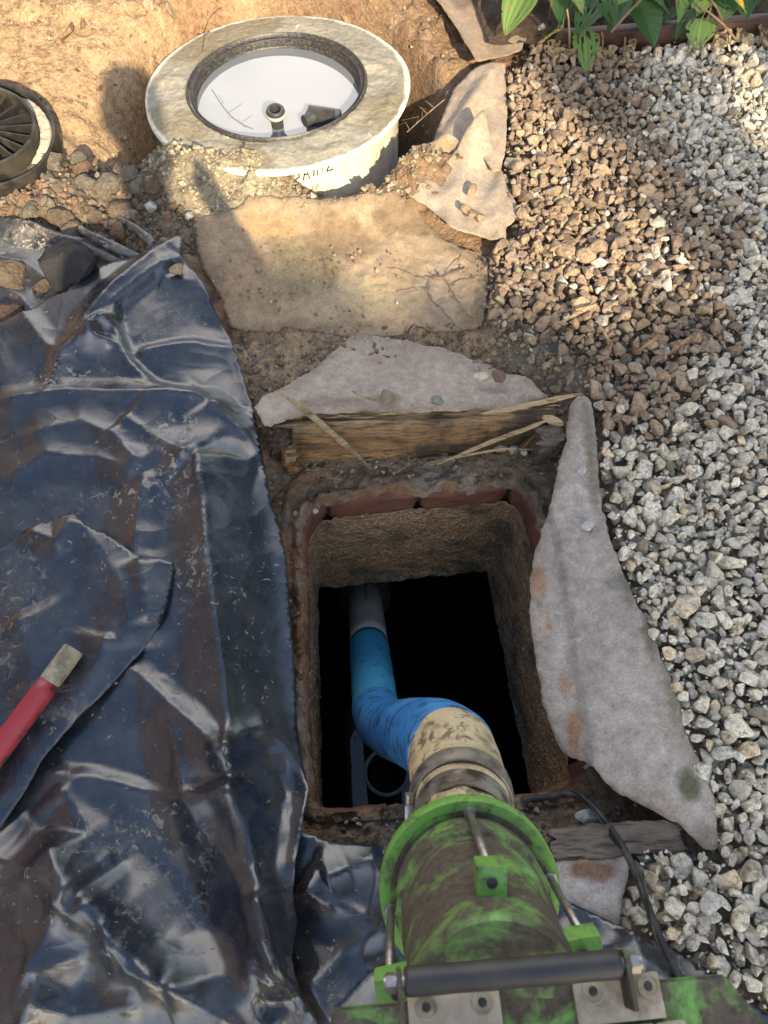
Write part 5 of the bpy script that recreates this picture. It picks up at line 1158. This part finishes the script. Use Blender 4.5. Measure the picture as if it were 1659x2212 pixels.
# a clamp worm screw and a loose strap
for cl_, i in ((c1, 10), (c2, 15)):
    p = sp_[i] + Vector((-1, -.15, .0)).normalized() * (rr_[i] + .009); ax_ = (sp_[i + 1] - sp_[i - 1]).normalized(); dv_ = Vector((-1, 0, 0)); up_ = ax_.cross(dv_).normalized()
    bm = bmesh.new(); box(bm, p, (ax_, up_, ax_.cross(up_)), (.016, .03, .012), .002); tube(bm, [p - up_ * .022, p + up_ * .03], .006, 12); obj('clamp_screw', bm, M['steel_rod'], cl_, auto=40)
bm = bmesh.new(); V = []
for i in range(33):
    k = i / 32; a = 2.05 + 1.75 * k; ii = 12 + k * 9; i0 = int(ii); fr = ii - i0; c0 = sp_[i0].lerp(sp_[i0 + 1], fr); ax_ = (sp_[i0 + 1] - sp_[i0]).normalized()
    u_ = Vector((0, 0, 1)); u_ = (u_ - ax_ * u_.dot(ax_)).normalized(); v_ = ax_.cross(u_); rd = rr_[i0] + .008 + .004 * math.sin(k * 9)
    dv_ = u_ * math.cos(a) + v_ * math.sin(a)
    if v_.x > 0: dv_ = u_ * math.cos(a) * -1 * -1 - v_ * math.sin(a)
    w_ = .009; V.append((bm.verts.new(c0 + dv_ * rd - ax_ * w_), bm.verts.new(c0 + dv_ * rd + ax_ * w_)))
for i in range(32): bm.faces.new((V[i][0], V[i + 1][0], V[i + 1][1], V[i][1]))
o = obj('worn_strap', bm, M['cream_canvas'], t); s_ = o.modifiers.new('thickness', 'SOLIDIFY'); s_.thickness = .003
# blue elbow
E = [P(976, 1626, .12), P(945, 1600, .03), P(896, 1584, -.09), P(852, 1576, -.20), P(824, 1560, -.28), P(812, 1530, -.34)]
ep = smoothpath(E, 9); n = len(ep); er = [np.interp(i / (n - 1), [0, .18, .4, .65, 1], [.079, .078, .070, .061, .056]) for i in range(n)]
bm = bmesh.new(); rg = tube(bm, ep, er, 64)
for i, r_ in enumerate(rg):
    for k, v in enumerate(r_): v.co = ep[i] + (v.co - ep[i]) * (1 + .004 * math.sin(i * 1.9 + 2 * math.pi * k / 64))
obj('blue_elbow', bm, M['blue_wrap'], t)
# teal taped piece and grey pipe
B0 = P(812, 1540, -.33); B1 = P(797, 1392, -.62); B2 = P(787, 1285, -.88)
bm = bmesh.new(); tp = [B0.lerp(B1, k / 14) for k in range(15)]; tube(bm, tp, [.0555 + .0008 * math.sin(k * 1.7) for k in range(15)], 56); obj('taped_pipe', bm, M['teal_tape'], t)
for k in ():
    bm = bmesh.new(); p = tp[k]; dd_ = (tp[k + 1 if k < 14 else k] - tp[k - 1]).normalized(); lathe(bm, [(.0575, -.016), (.0588, -.015), (.0588, .015), (.0575, .016)], p, (dd_ + Vector((.1, .05, 0))).normalized(), 56); obj('tape_wrap', bm, M['teal_tape'], t)
bm = bmesh.new(); gp = [B1.lerp(B2, k / 6 * 1.25 - .05) for k in range(7)]; tube(bm, gp, .0545, 56); gpo = obj('grey_pipe', bm, M['grey_pipe'], t)
bm = bmesh.new(); dd_ = (B2 - B1).normalized(); lathe(bm, [(.055, -.03), (.085, -.03), (.088, .0), (.088, .10), (.055, .10)], B2, dd_, 48); obj('socket', bm, M['void_brick'], t)
# printing along the grey pipe
cu = bpy.data.curves.new('print', 'FONT'); cu.body = 'FLNSX S-A6686386S'; cu.size = .017; cu.resolution_u = 2
to = bpy.data.objects.new('print', cu); COL.objects.link(to); dg = bpy.context.evaluated_depsgraph_get(); me = bpy.data.meshes.new_from_object(to.evaluated_get(dg)); bpy.data.objects.remove(to)
v0 = (Vector((0, 0, 1.5)) - B1).normalized(); v0 = (v0 - dd_ * v0.dot(dd_)).normalized(); w0 = dd_.cross(v0)
V = []
for v in me.vertices:
    s_, a = v.co.x, v.co.y / .055 + .0; V.append(B2 - dd_ * .015 - dd_ * s_ + (v0 * math.cos(a) + w0 * math.sin(a)) * .0549)
F = [tuple(p.vertices) for p in me.polygons]; obj('printed_code', (V, F), M['ink'], gpo, label='black printed code running down the grey pipe')

# ---------------------------------------------------------------- the machine: roller, bearing plates, deck with hinges
t = thing('machine_deck', 'green painted machine deck with black roller and two worn cream hinge pads at the bottom', 'machine', P(1250, 2300, .60))
ZR_ = .715
r0 = P(874, 2121, ZR_); r1 = P(1340, 2082, ZR_); dx_ = (r1 - r0).normalized(); dy_ = Vector((-dx_.y, dx_.x, 0)).normalized(); dz_ = Vector((0, 0, 1))
bm = bmesh.new(); L_ = (r1 - r0).length
rg = [(.0095, .0), (.0114, .001), (.0121, .004)] + [(.0121 + .0003 * math.sin(k), .004 + (L_ - .008) * k / 20) for k in range(1, 20)] + [(.0121, L_ - .004), (.0114, L_ - .001), (.0095, L_)]
lathe(bm, rg, r0, dx_, 40); obj('roller', bm, M['black_rubber'], t)
for p, s_ in ((r0, -1), (r1, 1)):
    bm = bmesh.new(); tube(bm, [p, p + dx_ * s_ * .018], .0062, 20); tube(bm, [p + dx_ * s_ * .008, p + dx_ * s_ * .016], .0085, 6); obj('roller_bolt', bm, M['steel_rod'], t, auto=30)
    bm = bmesh.new(); box(bm, p + dx_ * s_ * .0045 - dy_ * .012 - dz_ * .006, (dx_, dy_, dz_), (.0045, .046, .032), .001); obj('bearing_plate', bm, M['green_dirty'], t, auto=30)
# deck plate
zt = .672; q = [P(715, 2180, zt), P(1565, 2106, zt), P(1660, 2215, zt), P(1720, 2500, zt), P(715, 2560, zt)]
bm = bmesh.new(); tv = [bm.verts.new(p) for p in q]; f = bm.faces.new(tv); ex = bmesh.ops.extrude_face_region(bm, geom=[f]); 
for v in [v for v in ex['geom'] if isinstance(v, bmesh.types.BMVert)]: v.co.z -= .012
es = [e for e in bm.edges if all(v.co.z > zt - .001 for v in e.verts)]; bmesh.ops.bevel(bm, geom=es, offset=.0018, segments=2, affect='EDGES')
obj('deck_plate', bm, M['green_dirty'], t, auto=35)
bm = bmesh.new(); box(bm, (P(730, 2205, zt) + P(1600, 2130, zt)) / 2 - dz_ * .020, (dx_, dy_, dz_), (.33, .010, .030), .001); obj('deck_edge', bm, M['green_dirty'], t, auto=35)
for (pa, pb, y1_, y2_, ba) in (((880, 2160), (1078, 2142), 2212, 2196, [(921, 2176), (1042, 2165)]), ((1236, 2126), (1422, 2108), 2178, 2160, [(1281, 2141), (1400, 2130)])):
    A0 = P(*pa, zt + .006); A1 = P(*pb, zt + .006)
    dd_ = (A1 - A0).normalized(); nn = Vector((dd_.y, -dd_.x, 0)).normalized(); Lh = (A1 - A0).length
    bm = bmesh.new(); box(bm, (A0 + A1) / 2 + nn * .0145 - dz_ * .0028, (dd_, nn, dz_), (Lh, .036, .0065), .0012); hp = obj('hinge_pad', bm, M['cream_rubber'], t, auto=35)
    for (u_, v_) in ba:
        p = P(u_, v_, zt + .0065); bm = bmesh.new(); lathe(bm, [(.0102, -.001), (.0102, .0008), (.0092, .0016), (.0082, .0008), (.0078, .0002), (.0001, .0002)], p, (0, 0, 1), 32); bo = obj('bolt_washer', bm, M['worn_tip'], hp, auto=50)
        bm = bmesh.new(); lathe(bm, [(.0040, .0006), (.0036, .0014), (.0001, .0014)], p, (0, 0, 1), 20); obj('bolt_head', bm, M['ink'], bo)
    bm = bmesh.new(); cen = (A0 + A1) / 2 + nn * .045 + dd_ * (.014 if pa[0] > 1000 else .008) - dz_ * .004
    for j in range(3): box(bm, cen + dd_ * (j - 1) * Lh * .36, (dd_, nn, dz_), (Lh * .345, .019, .012), .003)
    hb = obj('hinge_barrel', bm, M['cream_rubber'] if pa[0] < 1000 else M['worn_tip'], t, auto=35)
    bm = bmesh.new(); tube(bm, [cen - dd_ * Lh * .60 + dz_ * .003, cen + dd_ * Lh * .60 + dz_ * .003], .0035, 12); obj('hinge_pin', bm, M['steel_rod'], hb)

# ---------------------------------------------------------------- planting at the top right
e0 = P(1200, 124, .0); e1 = P(1659, 88, .0); dd_ = (e1 - e0).normalized()
bm = bmesh.new(); nn = Vector((-dd_.y, dd_.x, 0)); Le = 1.6; e0 = P(1190, 125, 0)
box(bm, e0 + dd_ * Le / 2 + dz_ * .02, (dd_, nn, dz_), (Le, .014, .11), .003); box(bm, e0 + dd_ * Le / 2 + dz_ * .076 + nn * .003, (dd_, nn, dz_), (Le, .026, .008), .002)
tag(obj('edging_board', bm, M['edging'], auto=35), 'dark red-brown garden edging board behind the top of the gravel', 'edging')
bm = bmesh.new(); bc = e0 + dd_ * .7 + nn * .5
bmesh.ops.create_grid(bm, x_segments=90, y_segments=60, size=.5); 
for v in bm.verts:
    p = e0 + dd_ * (v.co.x * 1.8 + .7) + nn * (v.co.y * .95 + .49); v.co = Vector((p.x, p.y, .03))
xy = np.array([v.co[:2] for v in bm.verts]); zn = fbm(xy[:, 0], xy[:, 1], 14, 5, 400) * .06
for v, z in zip(bm.verts, zn): v.co.z = .02 + z
o = obj('bed_soil', bm, M['soil']); setcol(o, (.075, .052, .036)); o['kind'] = 'structure'
def leaf(kind, base, tip, wid, droop, m, parent, holes=0, seed=0, curl=.25, name='leaf', twist=0, lob=0):
    base, tip = Vector(base), Vector(tip); d = tip - base; L = d.length; dn = d.normalized(); side = dn.cross(Vector((0, 0, 1))).normalized(); upv = side.cross(dn)
    side = (Quaternion(dn, twist) @ side); upv = side.cross(dn)
    NU, NV = (84, 24) if lob else (40, 20); V = []; F = []; C = []
    for i in range(NU + 1):
        u = i / NU
        if kind == 'hosta': w_ = math.sin(math.pi * u ** .72) ** .8 * (1 - .25 * u)
        else: w_ = math.sin(math.pi * u ** .62) ** .75
        if lob: w_ = (math.sin(math.pi * u ** .55) ** .85) * (1 - .12 * ((u * lob * 1.6) % 1)) * (1 - .08 * ((u * lob * .5) % 1))
        w_ = max(w_, .01)
        for j in range(NV + 1):
            v = 2 * j / NV - 1
            rip = .018 * math.cos(v * 16) * (1 - u * .3) * L if kind == 'hosta' else .03 * L * abs(math.sin((u * 7 - abs(v) * 1.6) * math.pi)) * abs(v) ** .5 * .6
            p = base + d * u + side * (v * w_ * wid) + upv * (-droop * u * u * L * .5 + droop * .5 * L * u + curl * wid * abs(v) ** 1.4 * w_ + rip * .5)
            V.append(p); vein = 1.35 if abs(v) < .07 else (1.12 if (kind == 'hosta' and math.cos(v * 22) > .8) or (kind != 'hosta' and abs(((u * 7 - abs(v) * 1.6) % 1) - .5) > .42) else 1.0); C.append((vein, vein, vein))
    V = np.array([v[:] for v in V]); rs = np.random.RandomState(seed)
    uu = np.repeat(np.arange(NU + 1) / NU, NV + 1); vv = np.tile(np.arange(NV + 1) / NV * 2 - 1, NU + 1); hn = fbm(uu * 4.2, vv * (7 if kind == 'hosta' else 4), 1.5, 3, seed * 3 + 7, .45); hq = np.quantile(hn, 1 - holes) if holes else 9
    for i in range(NU):
        for j in range(NV):
            q = (i * (NV + 1) + j, (i + 1) * (NV + 1) + j, (i + 1) * (NV + 1) + j + 1, i * (NV + 1) + j + 1)
            if holes and hn[list(q)].mean() > hq and j not in (NV // 2, NV // 2 - 1): continue
            F.append(q)
    o = obj(name, (V, F), m, parent); setcol(o, np.array(C)); return o
def stem(a, b_, r, parent, m=None, bow=.02):
    bm = bmesh.new(); a, b_ = Vector(a), Vector(b_); tube(bm, [a, a.lerp(b_, .35) + Vector((0, 0, bow)), a.lerp(b_, .7) + Vector((0, 0, bow)), b_], [r, r * .9, r * .8, r * .6], 8); return obj('stem', bm, m or M['stem'], parent)
def plant(name, label, bx, by, items, cat='plant'):
    b0 = P(bx, by, .03); t = thing(name, label, cat, b0)
    for k, it in enumerate(items):
        kind, p0, p1, wd, dr, m, ho, tw = it
        a = P(*p0); b_ = P(*p1); stem(b0, a, .0035, t); leaf(kind, a, b_, wd, dr, M[m], t, ho, seed=k * 7 + int(bx), twist=tw, lob=9 if kind == 'serr' else 0)
    return t
plant('hosta_plant', 'hosta with one large pale green striped leaf pointing down over the fleece', 1180, -60, [('hosta', (1150, -38, .19), (1090, 78, .09), .062, .35, 'leaf_fresh', .12, .1), ('hosta', (1150, -60, .2), (1080, -5, .16), .05, .3, 'leaf_dark', 0, 0), ('hosta', (1200, -70, .2), (1260, 30, .16), .05, .3, 'leaf_fresh', .2, -.2)])
plant('hosta_plant', 'hosta whose limp leaf is eaten to ribs and hangs onto the gravel', 1262, 10, [('hosta', (1262, 58, .10), (1266, 158, .035), .046, .25, 'leaf_fresh', .30, 0), ('hosta', (1300, -10, .16), (1245, 75, .12), .055, .3, 'leaf_dark', .25, 0), ('hosta', (1290, -30, .2), (1330, 60, .12), .05, .3, 'leaf_dark', .2, .1)])
plant('hosta_plant', 'small yellowing hosta leaf with withered brown edge beside the fleece', 1215, 30, [('hosta', (1215, 62, .11), (1172, 92, .05), .036, .3, 'leaf_yellow', .30, .1), ('hosta', (1200, 85, .06), (1188, 125, .03), .032, .6, 'leaf_dead', .45, .4), ('hosta', (1205, 90, .05), (1212, 122, .03), .028, .5, 'leaf_dead', .4, -.4)])
plant('shrub_seedling', 'young plant with big dark serrated leaves hanging over the edging board', 1375, -50, [('serr', (1376, -6, .17), (1413, 104, .07), .072, .3, 'leaf_dark', 0, 0), ('serr', (1372, -10, .17), (1312, 70, .10), .052, .3, 'leaf_dark', 0, .2), ('serr', (1380, -22, .18), (1446, 36, .12), .062, .3, 'leaf_dark', 0, -.2), ('serr', (1380, -40, .25), (1335, 10, .2), .06, .3, 'leaf_fresh', 0, .1), ('serr', (1390, -45, .25), (1440, -5, .2), .06, .3, 'leaf_dark', 0, -.1)])
plant('hosta_plant', 'light green holed hosta leaf drooping right of the serrated leaves', 1540, 0, [('hosta', (1516, 40, .11), (1502, 108, .05), .050, .3, 'leaf_fresh', .22, 0), ('hosta', (1528, 42, .12), (1555, 62, .08), .022, .3, 'leaf_fresh', .42, 0), ('hosta', (1500, 20, .12), (1458, 88, .06), .03, .3, 'leaf_dark', .25, .3), ('hosta', (1490, 10, .12), (1420, 60, .07), .03, .3, 'leaf_dark', .2, .3)])
plant('hosta_plant', 'yellow-green hosta leaf with eaten patches at the top right edge', 1600, -50, [('hosta', (1560, -30, .2), (1612, 30, .13), .055, .3, 'leaf_yellow', .22, 0), ('hosta', (1550, -60, .2), (1500, 10, .14), .045, .3, 'leaf_fresh', .2, 0), ('hosta', (1650, -70, .2), (1700, 10, .14), .06, .3, 'leaf_dark', .1, 0)])
rs = random.Random(21)
plant('ground_foliage', 'dark mixed low leaves filling the bed behind the edging board', 1420, -70, [(rs.choice(('hosta', 'serr')), (x_ + rs.uniform(-20, 20), -55 + rs.uniform(-15, 25), .16), (x_ + rs.uniform(-35, 35), 22 + rs.uniform(-22, 40), .10), rs.uniform(.035, .06), .3, rs.choice(('leaf_dark', 'leaf_dark', 'leaf_fresh')), rs.choice((0, .1)), rs.uniform(-.4, .4)) for x_ in (1225, 1270, 1300, 1340, 1420, 1450, 1480, 1520, 1570, 1600, 1640, 1665)])
t = thing('withered_stalks', 'dry brown stalks and curled dead leaves between the green leaves', 'dead plant', P(1340, 90, .02))
rs = random.Random(5)
for k, (a, b_) in enumerate([((1185, 60, .02), (1195, -40, .25)), ((1320, 70, .14), (1410, -20, .2)), ((1300, 118, .03), (1300, 70, .12)), ((1345, 125, .03), (1350, 80, .10)), ((1590, 85, .08), (1500, 10, .15)), ((1540, -20, .22), (1530, 30, .12)), ((1230, 115, .05), (1225, 20, .2)), ((1560, 45, .16), (1520, -10, .2))]):
    stem(P(*a), P(*b_), .0035, t, M['root'], bow=.01)
for k in range(34):
    x = rs.choice([1195, 1210, 1290, 1300, 1318, 1345, 1560, 1600, 1640, 1215, 1250]) + rs.uniform(-14, 14); y = (115 if x < 1400 else 92) + rs.uniform(-12, 14) - (x - 1300) * .03
    a = P(x, y - 12, .06); b_ = P(x + rs.uniform(-18, 18), y + rs.uniform(5, 16), .035); leaf('hosta', a, b_, rs.uniform(.010, .02), .8, M['leaf_dead'], t, .35, seed=k + 60, curl=1.2, twist=rs.uniform(-1, 1), name='dead_leaf')

# ---------------------------------------------------------------- behind the viewer: the person taking the picture, and unseen trees added to throw the shade
def person():
    me = bpy.data.meshes.new('person'); J = {'pelvis': (0, 0, .93, .15, .12), 'waist': (0, 0, 1.08, .145, .11), 'chest': (0, .0, 1.28, .175, .125), 'neckb': (0, .0, 1.44, .085, .08), 'neck': (0, .02, 1.50, .058, .06), 'head1': (0, .05, 1.57, .075, .085), 'head2': (0, .06, 1.66, .085, .10), 'head3': (0, .05, 1.73, .06, .07),
         'shl': (-.19, 0, 1.40, .065, .06), 'ell': (-.25, .10, 1.16, .048, .045), 'wrl': (-.08, .30, 1.30, .034, .03), 'hal': (-.055, .335, 1.335, .036, .022), 'shr': (.19, 0, 1.40, .065, .06), 'elr': (.25, .10, 1.16, .048, .045), 'wrr': (.10, .30, 1.30, .034, .03), 'har': (.075, .335, 1.335, .036, .022),
         'hpl': (-.10, 0, .86, .10, .10), 'knl': (-.13, .02, .48, .066, .066), 'anl': (-.14, -.02, .09, .045, .05), 'tol': (-.15, .15, .035, .045, .03), 'hpr': (.10, 0, .86, .10, .10), 'knr': (.13, .02, .48, .066, .066), 'anr': (.14, -.02, .09, .045, .05), 'tor': (.15, .15, .035, .045, .03)}
    E_ = [('pelvis', 'waist'), ('waist', 'chest'), ('chest', 'neckb'), ('neckb', 'neck'), ('neck', 'head1'), ('head1', 'head2'), ('head2', 'head3'), ('chest', 'shl'), ('shl', 'ell'), ('ell', 'wrl'), ('wrl', 'hal'), ('chest', 'shr'), ('shr', 'elr'), ('elr', 'wrr'), ('wrr', 'har'), ('pelvis', 'hpl'), ('hpl', 'knl'), ('knl', 'anl'), ('anl', 'tol'), ('pelvis', 'hpr'), ('hpr', 'knr'), ('knr', 'anr'), ('anr', 'tor')]
    ks = list(J); V = [J[k][:3] for k in ks]; R_ = [J[k][3:] for k in ks]; E2 = [(ks.index(a), ks.index(b_)) for a, b_ in E_]
    for side, h, sx in ((-1, 'hal', 1), (1, 'har', -1)):      # fingers and thumb, closed round the phone
        b0 = Vector(J[h][:3]); hi = ks.index(h)
        for f in range(4):
            p1 = b0 + Vector((0.0, .012 + f * .004, .045 - f * .018)); p2 = p1 + Vector((sx * .022, .018, .004)); p3 = p2 + Vector((sx * .014, -.004, 0)); i0 = len(V)
            V += [p1[:], p2[:], p3[:]]; R_ += [(.009, .009), (.008, .008), (.007, .007)]; E2 += [(hi, i0), (i0, i0 + 1), (i0 + 1, i0 + 2)]
        i0 = len(V); V += [(b0 + Vector((sx * .02, -.018, .02)))[:], (b0 + Vector((sx * .038, -.014, .035)))[:]]; R_ += [(.010, .010), (.008, .008)]; E2 += [(hi, i0), (i0, i0 + 1)]
    me.from_pydata(V, E2, []); o = bpy.data.objects.new('person', me); COL.objects.link(o)
    sk = o.modifiers.new('skin', 'SKIN'); 
    for i, v in enumerate(me.skin_vertices[0].data): v.radius = R_[i]; v.use_root = (i == 0)
    ss = o.modifiers.new('sub', 'SUBSURF'); ss.levels = 2; ss.render_levels = 2
    dg = bpy.context.evaluated_depsgraph_get(); m2 = bpy.data.meshes.new_from_object(o.evaluated_get(dg)); bpy.data.objects.remove(o)
    m2.name = 'person'
    o = bpy.data.objects.new('person', m2); COL.objects.link(o); m2.materials.clear()
    for k in ('jacket', 'trousers', 'skin', 'hair'): m2.materials.append(M[k])
    for p in m2.polygons:
        c = p.center; p.use_smooth = True
        p.material_index = 1 if c.z < .95 else (2 if (c.z > 1.47 or (c.y > .28 and c.z > 1.2)) else 0)
    return o
pe = person(); pe.location = (.05, -.60, -.06)
tag(pe, 'person in a dark jacket standing behind the viewpoint and holding a phone over the dig', 'person')
bm = bmesh.new(); bmesh.ops.create_uvsphere(bm, u_segments=24, v_segments=16, radius=.105)
for v in bm.verts: v.co = Vector((v.co.x * .92, v.co.y * 1.05 + .035, v.co.z * 1.0 + 1.685 + (.0 if v.co.y < .03 else .035)))
me = bpy.data.meshes.new('hair'); bm.to_mesh(me); bm.free(); me.materials.append(M['hair']); ho = bpy.data.objects.new('hair', me); COL.objects.link(ho); ho.parent = pe
bm = bmesh.new()
for sx in (-1, 1): bmesh.ops.create_uvsphere(bm, u_segments=10, v_segments=8, radius=.012, matrix=Matrix.Translation((sx * .032, .152, 1.64)))
tube(bm, [(0, .145, 1.645), (0, .175, 1.605), (0, .15, 1.60)], [.008, .012, .008], 8); tube(bm, [(-.025, .146, 1.575), (0, .152, 1.572), (.025, .146, 1.575)], .006, 6)
me = bpy.data.meshes.new('face_features'); bm.to_mesh(me); bm.free(); me.materials.append(M['skin']); ho = bpy.data.objects.new('face_features', me); COL.objects.link(ho); ho.parent = pe
bm = bmesh.new(); box(bm, (.0, -.23, 1.345), (AX[0], Vector((0, .88, .47)), Vector((0, -.47, .88))), (.075, .008, .15), .003)
tag(obj('phone', bm, M['black_rubber'], auto=35), 'dark phone held in both hands behind the viewpoint', 'phone')
pe_l = Vector(pe.location)

SHX = -SUN_DIR  # towards the sun, over the ground
def above(gx, gy, s):
    return Vector((gx, gy, 0)) + SHX * s + Vector((0, 0, s * math.tan(R(SUN_EL))))
def tree(label, blobs, trunk, seed, n, lsz=.11):
    """blobs: (ground x, ground y, distance, radius x, radius z): where their shade falls"""
    rs = np.random.RandomState(seed); cs = [(above(a, b_, s), rx, rz) for a, b_, s, rx, rz, *w_ in blobs]
    t = thing('added_shade_tree', label, 'tree', (trunk[0], trunk[1], 0))
    V = []; F = []
    tot = sum(rx * rx * rz for _, rx, rz in cs)
    for (c, rx, rz), bl in zip(cs, blobs):
        den = bl[5] if len(bl) > 5 else 1.0
        m_ = int(n * rx * rx * rz / tot * den); d = rs.normal(size=(m_, 3)); d /= np.linalg.norm(d, axis=1)[:, None]; d *= (rs.rand(m_) ** .42)[:, None]
        p = d * np.array([rx, rx, rz]) + np.array(c[:]); k = fbm(p[:, 0] + p[:, 2], p[:, 1] - p[:, 2] * .6, 1.6, 3, seed) > .33; p = p[k]; m_ = len(p)
        a = rs.normal(size=(m_, 3)); a /= np.linalg.norm(a, axis=1)[:, None]; b_ = np.cross(a, rs.normal(size=(m_, 3))); b_ /= np.linalg.norm(b_, axis=1)[:, None]
        sz = lsz * (.6 + .8 * rs.rand(m_))[:, None]; o0 = sum(len(v) for v in V)
        q = np.stack([p - a * sz, p + b_ * sz * .45, p + a * sz, p - b_ * sz * .45], 1).reshape(-1, 3); V.append(q)
        F += [(o0 + 4 * i, o0 + 4 * i + 1, o0 + 4 * i + 2, o0 + 4 * i + 3) for i in range(m_)]
    V = np.vstack(V); o = obj('crown', (V, F), M['tree_leaf'], t); setcol(o, (.7 + .6 * rs.rand(len(V) // 4).repeat(4))[:, None] * np.ones(3))
    bm = bmesh.new(); top = max(c.z for c, _, _ in cs); tx, ty = trunk
    cm = sum((c for c, _, _ in cs), Vector()) / len(cs)
    tube(bm, [Vector((tx, ty, -.2)), Vector((tx, ty, 1.5)), Vector(((tx + cm.x) / 2, (ty + cm.y) / 2, 3)), Vector((cm.x, cm.y, top))], [.2, .16, .12, .04], 12)
    for c, rx, rz in cs: tube(bm, [Vector(((tx + cm.x) / 2, (ty + cm.y) / 2, min(3, c.z * .7))), c], [.07, .02], 8)
    obj('trunk', bm, M['bark'], t); return t
# both added unseen: one tall broad row for the near shade, a looser crown for the dapples on the gravel
hed = []
for k in range(9):
    gx = -2.3 + k * .55; hed.append((gx, .15 + .12 * math.sin(k * 2.1), 8.0, .62, .62, 2.2))
    hed.append((gx + .2, -.5, 8.2, .8, .75, 1.4)); hed.append((gx, -1.5, 8.4, .9, .9, 1.0))
tree('broad dense tree row added unseen behind the viewpoint to shade the manhole', hed, (2.6, -8.0), 3, 60000, .13)
tree('tall loose tree added unseen behind the viewpoint to dapple the gravel', [(1.95, 1.15, 8.6, .62, .5, 1.6), (1.5, .85, 8.3, .5, .4, 1.2), (2.1, 2.1, 9.2, .55, .5, 1.3), (1.55, 2.55, 9.5, .5, .35, 1.1), (2.4, 1.6, 9, .5, .6, 1.4), (1.1, .85, 8.1, .4, .28, .8), (.75, 2.35, 9.4, .28, .2, .6), (.95, 1.75, 9.1, .25, .2, .5), (.3, 1.05, 8.8, .3, .14, .5)], (6.2, -7.6), 5, 16000, .09)

# the house beside the garden, out of the picture to the left: the sheet mirrors its sunlit brick
t = thing('brick_house', 'pinkish brick house with white windows standing to the left of the garden', 'house', (-7.2, 2.2, 0))
bm = bmesh.new(); box(bm, (-7.2, 2.2, 2.5), AX, (5.0, 11.0, 5.0)); obj('wall', bm, M['house_brick'], t, smooth=False)
bm = bmesh.new()
v = [bm.verts.new(p) for p in ((-4.4, -3.6, 4.9), (-10.0, -3.6, 4.9), (-7.2, -3.6, 7.0), (-4.4, 8.0, 4.9), (-10.0, 8.0, 4.9), (-7.2, 8.0, 7.0))]
for f in ((0, 2, 1), (3, 4, 5), (0, 3, 5, 2), (1, 2, 5, 4), (0, 1, 4, 3)): bm.faces.new([v[i] for i in f])
obj('roof', bm, M['roof_tile'], t, smooth=False)
for y, z in ((-1.6, 1.5), (1.2, 1.5), (4.2, 1.5), (-1.6, 3.9), (1.2, 3.9), (4.2, 3.9)):
    bm = bmesh.new()
    for oy, oz, sy, sz_ in ((-.6, 0, .07, 1.3), (.6, 0, .07, 1.3), (0, .62, 1.13, .07), (0, -.62, 1.13, .07), (0, 0, .05, 1.17)): box(bm, (-4.68, y + oy, z + oz), AX, (.08, sy, sz_))
    wn = obj('window', bm, M['window_frame'], t, smooth=False)
    bm = bmesh.new(); box(bm, (-4.695, y, z), AX, (.02, 1.12, 1.16)); obj('pane', bm, M['window_glass'], wn, smooth=False)

# a hedge added out of view at the right, darkening what the sheet mirrors
rs_h = np.random.RandomState(77); nh = 26000
pp_ = np.stack([4.3 + rs_h.rand(nh) * 1.2, -2.0 + rs_h.rand(nh) * 10, rs_h.rand(nh) ** .8 * 3.6], 1); pp_[:, 2] *= .88 + .2 * fbm(pp_[:, 1], pp_[:, 0], 1.5, 3, 5); pp_[:, 0] -= .35 * fbm(pp_[:, 1], pp_[:, 2], 2, 3, 6)
a = rs_h.normal(size=(nh, 3)); a /= np.linalg.norm(a, axis=1)[:, None]; b_ = np.cross(a, rs_h.normal(size=(nh, 3))); b_ /= np.linalg.norm(b_, axis=1)[:, None]
V = np.stack([pp_ - a * .075, pp_ + b_ * .035, pp_ + a * .075, pp_ - b_ * .035], 1).reshape(-1, 3)
t = thing('added_hedge', 'tall dark leafy hedge added out of view at the right to darken reflections', 'hedge', (4.9, 3, 0))
o = obj('foliage', (V, [(4 * i, 4 * i + 1, 4 * i + 2, 4 * i + 3) for i in range(nh)]), M['tree_leaf'], t); setcol(o, (.6 + .5 * rs_h.rand(nh).repeat(4))[:, None] * np.ones(3))
for y in np.arange(-1.8, 8, 1.1):
    bm = bmesh.new(); tube(bm, [(4.9, y, -.1), (4.88, y + .05, 1.2), (4.95, y + .1, 2.8)], [.05, .04, .015], 8); obj('stem', bm, M['bark'], t)
SC.frame_set(1)
